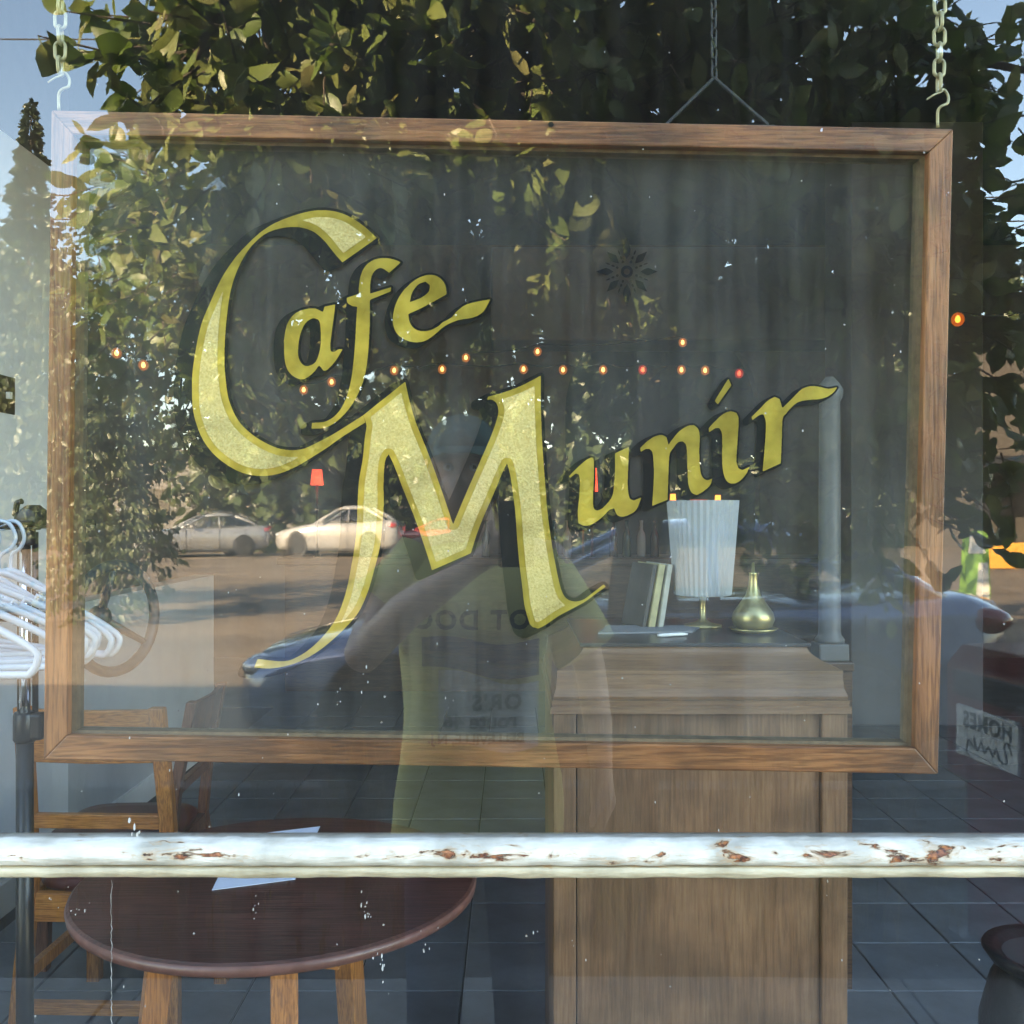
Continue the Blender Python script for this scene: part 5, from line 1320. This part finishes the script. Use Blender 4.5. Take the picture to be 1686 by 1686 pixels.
for i, j in E:
    (va, ra), (vb, rb) = J[i], J[j]; va, vb = va - OFF, vb - OFF
    hd.tube([va, va.lerp(vb, .35), va.lerp(vb, .7), vb], [ra, ra + (rb - ra) * .30, ra + (rb - ra) * .68, rb], 16)
HX, HY_, HZ = -.035, .045, 1.60       # head centre in the person's own frame
hd.ball((HX, HY_ - .015, HZ + .03), (.078, .098, .095), 24, 16); hd.ball((HX, HY_ + .02, HZ - .055), (.058, .072, .075), 20, 14)
hd.loft([[(HX + x, HY_ + y, HZ + z) for x, y in ((-.009 * k, .082), (.009 * k, .082), (.012 * k, .07), (-.012 * k, .07))] if False else [(HX - w_, HY_ + .08, HZ + z), (HX, HY_ + yy_, HZ + z), (HX + w_, HY_ + .08, HZ + z), (HX, HY_ + .06, HZ + z)] for z, w_, yy_, k in ((.025, .006, .084, 1), (-.005, .009, .094, 1), (-.020, .013, .101, 1), (-.030, .010, .090, 1))])
for s in (-1, 1):
    hd.ball((HX + s * .078, HY_ - .01, HZ - .005), (.010, .020, .032), 10, 8); hd.ball((HX + s * .032, HY_ + .072, HZ + .022), (.022, .014, .010), 10, 6)
hd.ball((HX, HY_ + .088, HZ - .058), (.024, .008, .007), 10, 6); hd.ball((HX, HY_ + .086, HZ - .070), (.022, .008, .007), 10, 6)
bd = hd.build('body', 'skin', per, smooth=True, local=True)
rm = bd.modifiers.new('merge', 'REMESH'); rm.mode = 'VOXEL'; rm.voxel_size = .0055; rm.use_smooth_shade = True
sm = bd.modifiers.new('soften', 'SMOOTH'); sm.iterations = 3; sm.factor = .4
for s in (-1, 1):
    ey = MB().ball((HX + s * .031, HY_ + .077, HZ + .006), (.013, .011, .010)).build('eye', 'eye_white', per, smooth=True, local=True)
    MB().ball((HX + s * .031, HY_ + .086, HZ + .006), (.005, .003, .005), 10, 6).build('iris', 'print_ink', ey, smooth=True, local=True)
# hair below the cap
hr = MB(); rg = []
for z, k in ((-.02, 1.0), (.02, 1.04), (.05, 1.03)): rg.append([(HX + .084 * k * math.cos(a), HY_ - .02 + .10 * k * math.sin(a), HZ + z) for a in [math.pi * (1 + (i / 16)) * 1.0 for i in range(17)]] + [(HX + .070 * k * math.cos(a), HY_ - .02 + .085 * k * math.sin(a), HZ + z) for a in [math.pi * (2 - i / 16) for i in range(17)]])
hr.loft(rg).build('hair', 'hair_dark', per, smooth=True, local=True)
cp = MB(); rg = []
for t in range(9):
    a = math.pi / 2 * t / 8; rg.append([(HX + .090 * math.cos(a) * math.cos(b), HY_ - .012 + .112 * math.cos(a) * math.sin(b), HZ + .048 + .092 * math.sin(a)) for b in [2 * math.pi * i / 32 for i in range(32)]])
cp.loft(rg[:-1]).build('cap', 'cap_teal', per, smooth=True, local=True)
br = MB(); top = []; bot = []
for i in range(17):
    b = math.pi * (.08 + .84 * i / 16); ro = (.090, .195 - .02 * abs(i - 8) / 8)
    top.append((HX + .090 * math.cos(b), HY_ - .012 + .108 * math.sin(b), HZ + .056)); bot.append((HX + .088 * math.cos(b), HY_ - .012 + .105 * math.sin(b) + .072 * math.sin(b), HZ + .040 - .014 * math.cos(b) ** 2))
br.add(top + bot + [(x, y, z - .005) for x, y, z in top] + [(x, y, z - .005) for x, y, z in bot], [(i, i + 1, 18 + i, 17 + i) for i in range(16)] + [(34 + i, 51 + i, 52 + i, 35 + i) for i in range(16)] + [(17 + i, 18 + i, 52 + i, 51 + i) for i in range(16)])
capo = [c for c in per.children if c.name.startswith('cap')][0]
br.build('brim', 'cap_teal', capo, smooth=True, local=True)
# T-shirt: a loose tube with sleeves
def shirt_ring(z, a, b, cx=0, cy=0, n=40, fold=0.0):
    out = []
    for i in range(n):
        t = 2 * math.pi * i / n; ct, st = math.cos(t), math.sin(t)
        k = 1 + fold * (math.sin(t * 5 + z * 9) * .5 + mnoise.noise(Vector((ct * 2.2, st * 2.2, z * 3))))
        out.append((cx + a * k * math.copysign(abs(ct) ** .8, ct), cy + b * k * math.copysign(abs(st) ** .85, st), z))
    return out
sh_prof = [(.69, .205, .150, .09), (.72, .203, .150, .09), (.78, .2, .15, .085), (.84, .196, .147, .08), (.90, .192, .143, .06), (.97, .186, .140, .05), (1.03, .186, .141, .045), (1.10, .19, .143, .035), (1.18, .195, .146, .02), (1.28, .205, .145, .01), (1.34, .205, .130, .0), (1.385, .175, .105, 0), (1.415, .12, .085, 0), (1.425, .075, .07, 0)]
sh = MB().loft([shirt_ring(z, a, b, -.005, -.005, 40, f) for z, a, b, f in sh_prof], False)
def sleeve(p0, p1, r0, r1):
    p0, p1 = Vector(p0), Vector(p1); d = (p1 - p0).normalized(); u = d.cross(Vector((0, 1, 0))).normalized(); v = d.cross(u)
    rg = []
    for t in (0, .3, .6, .9, 1.0, 1.0):
        r = r0 + (r1 - r0) * t
        if len(rg) == 5: r -= .006
        rg.append([p0.lerp(p1, t) + (u * math.cos(a) + v * math.sin(a)) * r * (1 + .05 * math.sin(3 * a + t * 4)) for a in [2 * math.pi * i / 24 for i in range(24)]])
    sh.loft(rg, False)
sleeve((-.13, -.01, 1.375), (-.235, .05, 1.265), .085, .080)
sleeve((.13, -.01, 1.375), (.272, -.02, 1.155), .085, .082)
sho = sh.build('t_shirt', 'shirt_olive', per, smooth=True, local=True)
so = sho.modifiers.new('cloth', 'SOLIDIFY'); so.thickness = .003; so.offset = 1
def front_y(x, z):
    for (z0, a0, b0, _), (z1_, a1, b1, _) in zip(sh_prof[:-1], sh_prof[1:]):
        if z0 <= z <= z1_:
            t = (z - z0) / (z1_ - z0); a = a0 + (a1 - a0) * t; b = b0 + (b1 - b0) * t
            c = min(.995, abs((x + .005) / a)) ** (1 / .8); s = math.sqrt(max(0, 1 - c * c)) ** .85
            return -.005 + b * s + .013
    return .14
def on_shirt(me, cx, cz, mat, name, dz=0):
    for v in me.vertices:
        x, z = cx - v.co.x, cz + v.co.y; v.co = (x, front_y(x, z) + dz, z)
    o = meshobj(name, me, mat, sho); return o
on_shirt(text_mesh('HOT DOG', .062, 1.18), .015, 1.245, 'print_ink', 'lettering', .004)
on_shirt(text_mesh("OR'S", .052, 1.15), .05, 1.05, 'print_ink', 'lettering', .013)
on_shirt(text_mesh('route 46', .05, 1.0), .01, 1.005, 'print_ink', 'lettering', .013)
on_shirt(text_mesh('BELLEVILLE, N.J.', .034, 1.0), .0, .962, 'print_ink', 'lettering', .013)
def patch(outline, mat, name, dz):
    g = MB(); n = 14
    (x0, z0t, z0b), (x1, z1t, z1b) = outline
    for i in range(n + 1):
        for j in range(5):
            t = i / n; x = x0 + (x1 - x0) * t; zt_ = z0t + (z1t - z0t) * t; zb_ = z0b + (z1b - z0b) * t; z = zt_ + (zb_ - zt_) * j / 4 + .008 * math.sin(t * 7)
            g.v.append((x, front_y(x, z) + dz, z))
    for i in range(n):
        for j in range(4): g.f.append((i * 5 + j, i * 5 + j + 1, i * 5 + j + 6, i * 5 + j + 5))
    return g.build(name, mat, sho, local=True)
patch(((-.13, 1.205, 1.135), (.15, 1.195, 1.105)), 'print_blue', 'hot_dog_print', .008)
patch(((-.09, 1.13, .95), (.15, 1.09, .93)), 'print_white', 'wrapper_print', .0095)
# jeans and shoes
jn = MB()
jn.loft([shirt_ring(z, a, b, -.0, -.005, 28) for z, a, b in ((.78, .155, .115), (.86, .165, .125), (1.0, .16, .12))], True)
for s in (-1, 1):
    rg = []
    for z, r, x, y in ((.07, .066, .116, -.035), (.10, .068, .114, -.035), (.28, .072, .110, -.025), (.50, .080, .104, .005), (.70, .092, .096, 0), (.84, .098, .085, -.002), (.90, .09, .08, -.002)):
        rg.append([(s * x + r * (1 + .04 * math.sin(3 * t + z * 11)) * math.cos(t), y + r * 1.08 * math.sin(t), z) for t in [2 * math.pi * i / 22 for i in range(22)]])
    jn.loft(rg, True)
jn.build('jeans', 'denim', per, smooth=True, local=True)
for s in (-1, 1):
    g = MB(); g.loft([[(s * .12 + w_ * math.cos(t), .02 + l_ * math.sin(t), z) for t in [2 * math.pi * i / 20 for i in range(20)]] for z, w_, l_ in ((.0, .045, .135), (.03, .05, .14), (.06, .045, .12), (.09, .04, .075))])
    g.build('shoe', 'shoe', per, smooth=True, local=True)
# phone held up: its lens is where the picture is taken from
ph = thing('phone', 'black mobile phone held up in front of the face', 'phone', (0, -1.066, 1.44))
MB().box((-.030, -1.072, 1.385), (.046, -1.062, 1.525)).build('case', 'phone_case', ph, bevel=.003)
MB().lathe([(.008, -.002), (.008, .0015), (.006, .002), (0, .002)], (0, -1.0605, 1.5), 16, 'y').build('lens', 'lens_glass', ph, smooth=True)
MB().lathe([(.008, -.002), (.008, .0015), (.006, .002), (0, .002)], (.022, -1.0605, 1.5), 16, 'y').build('lens', 'lens_glass', ph, smooth=True)
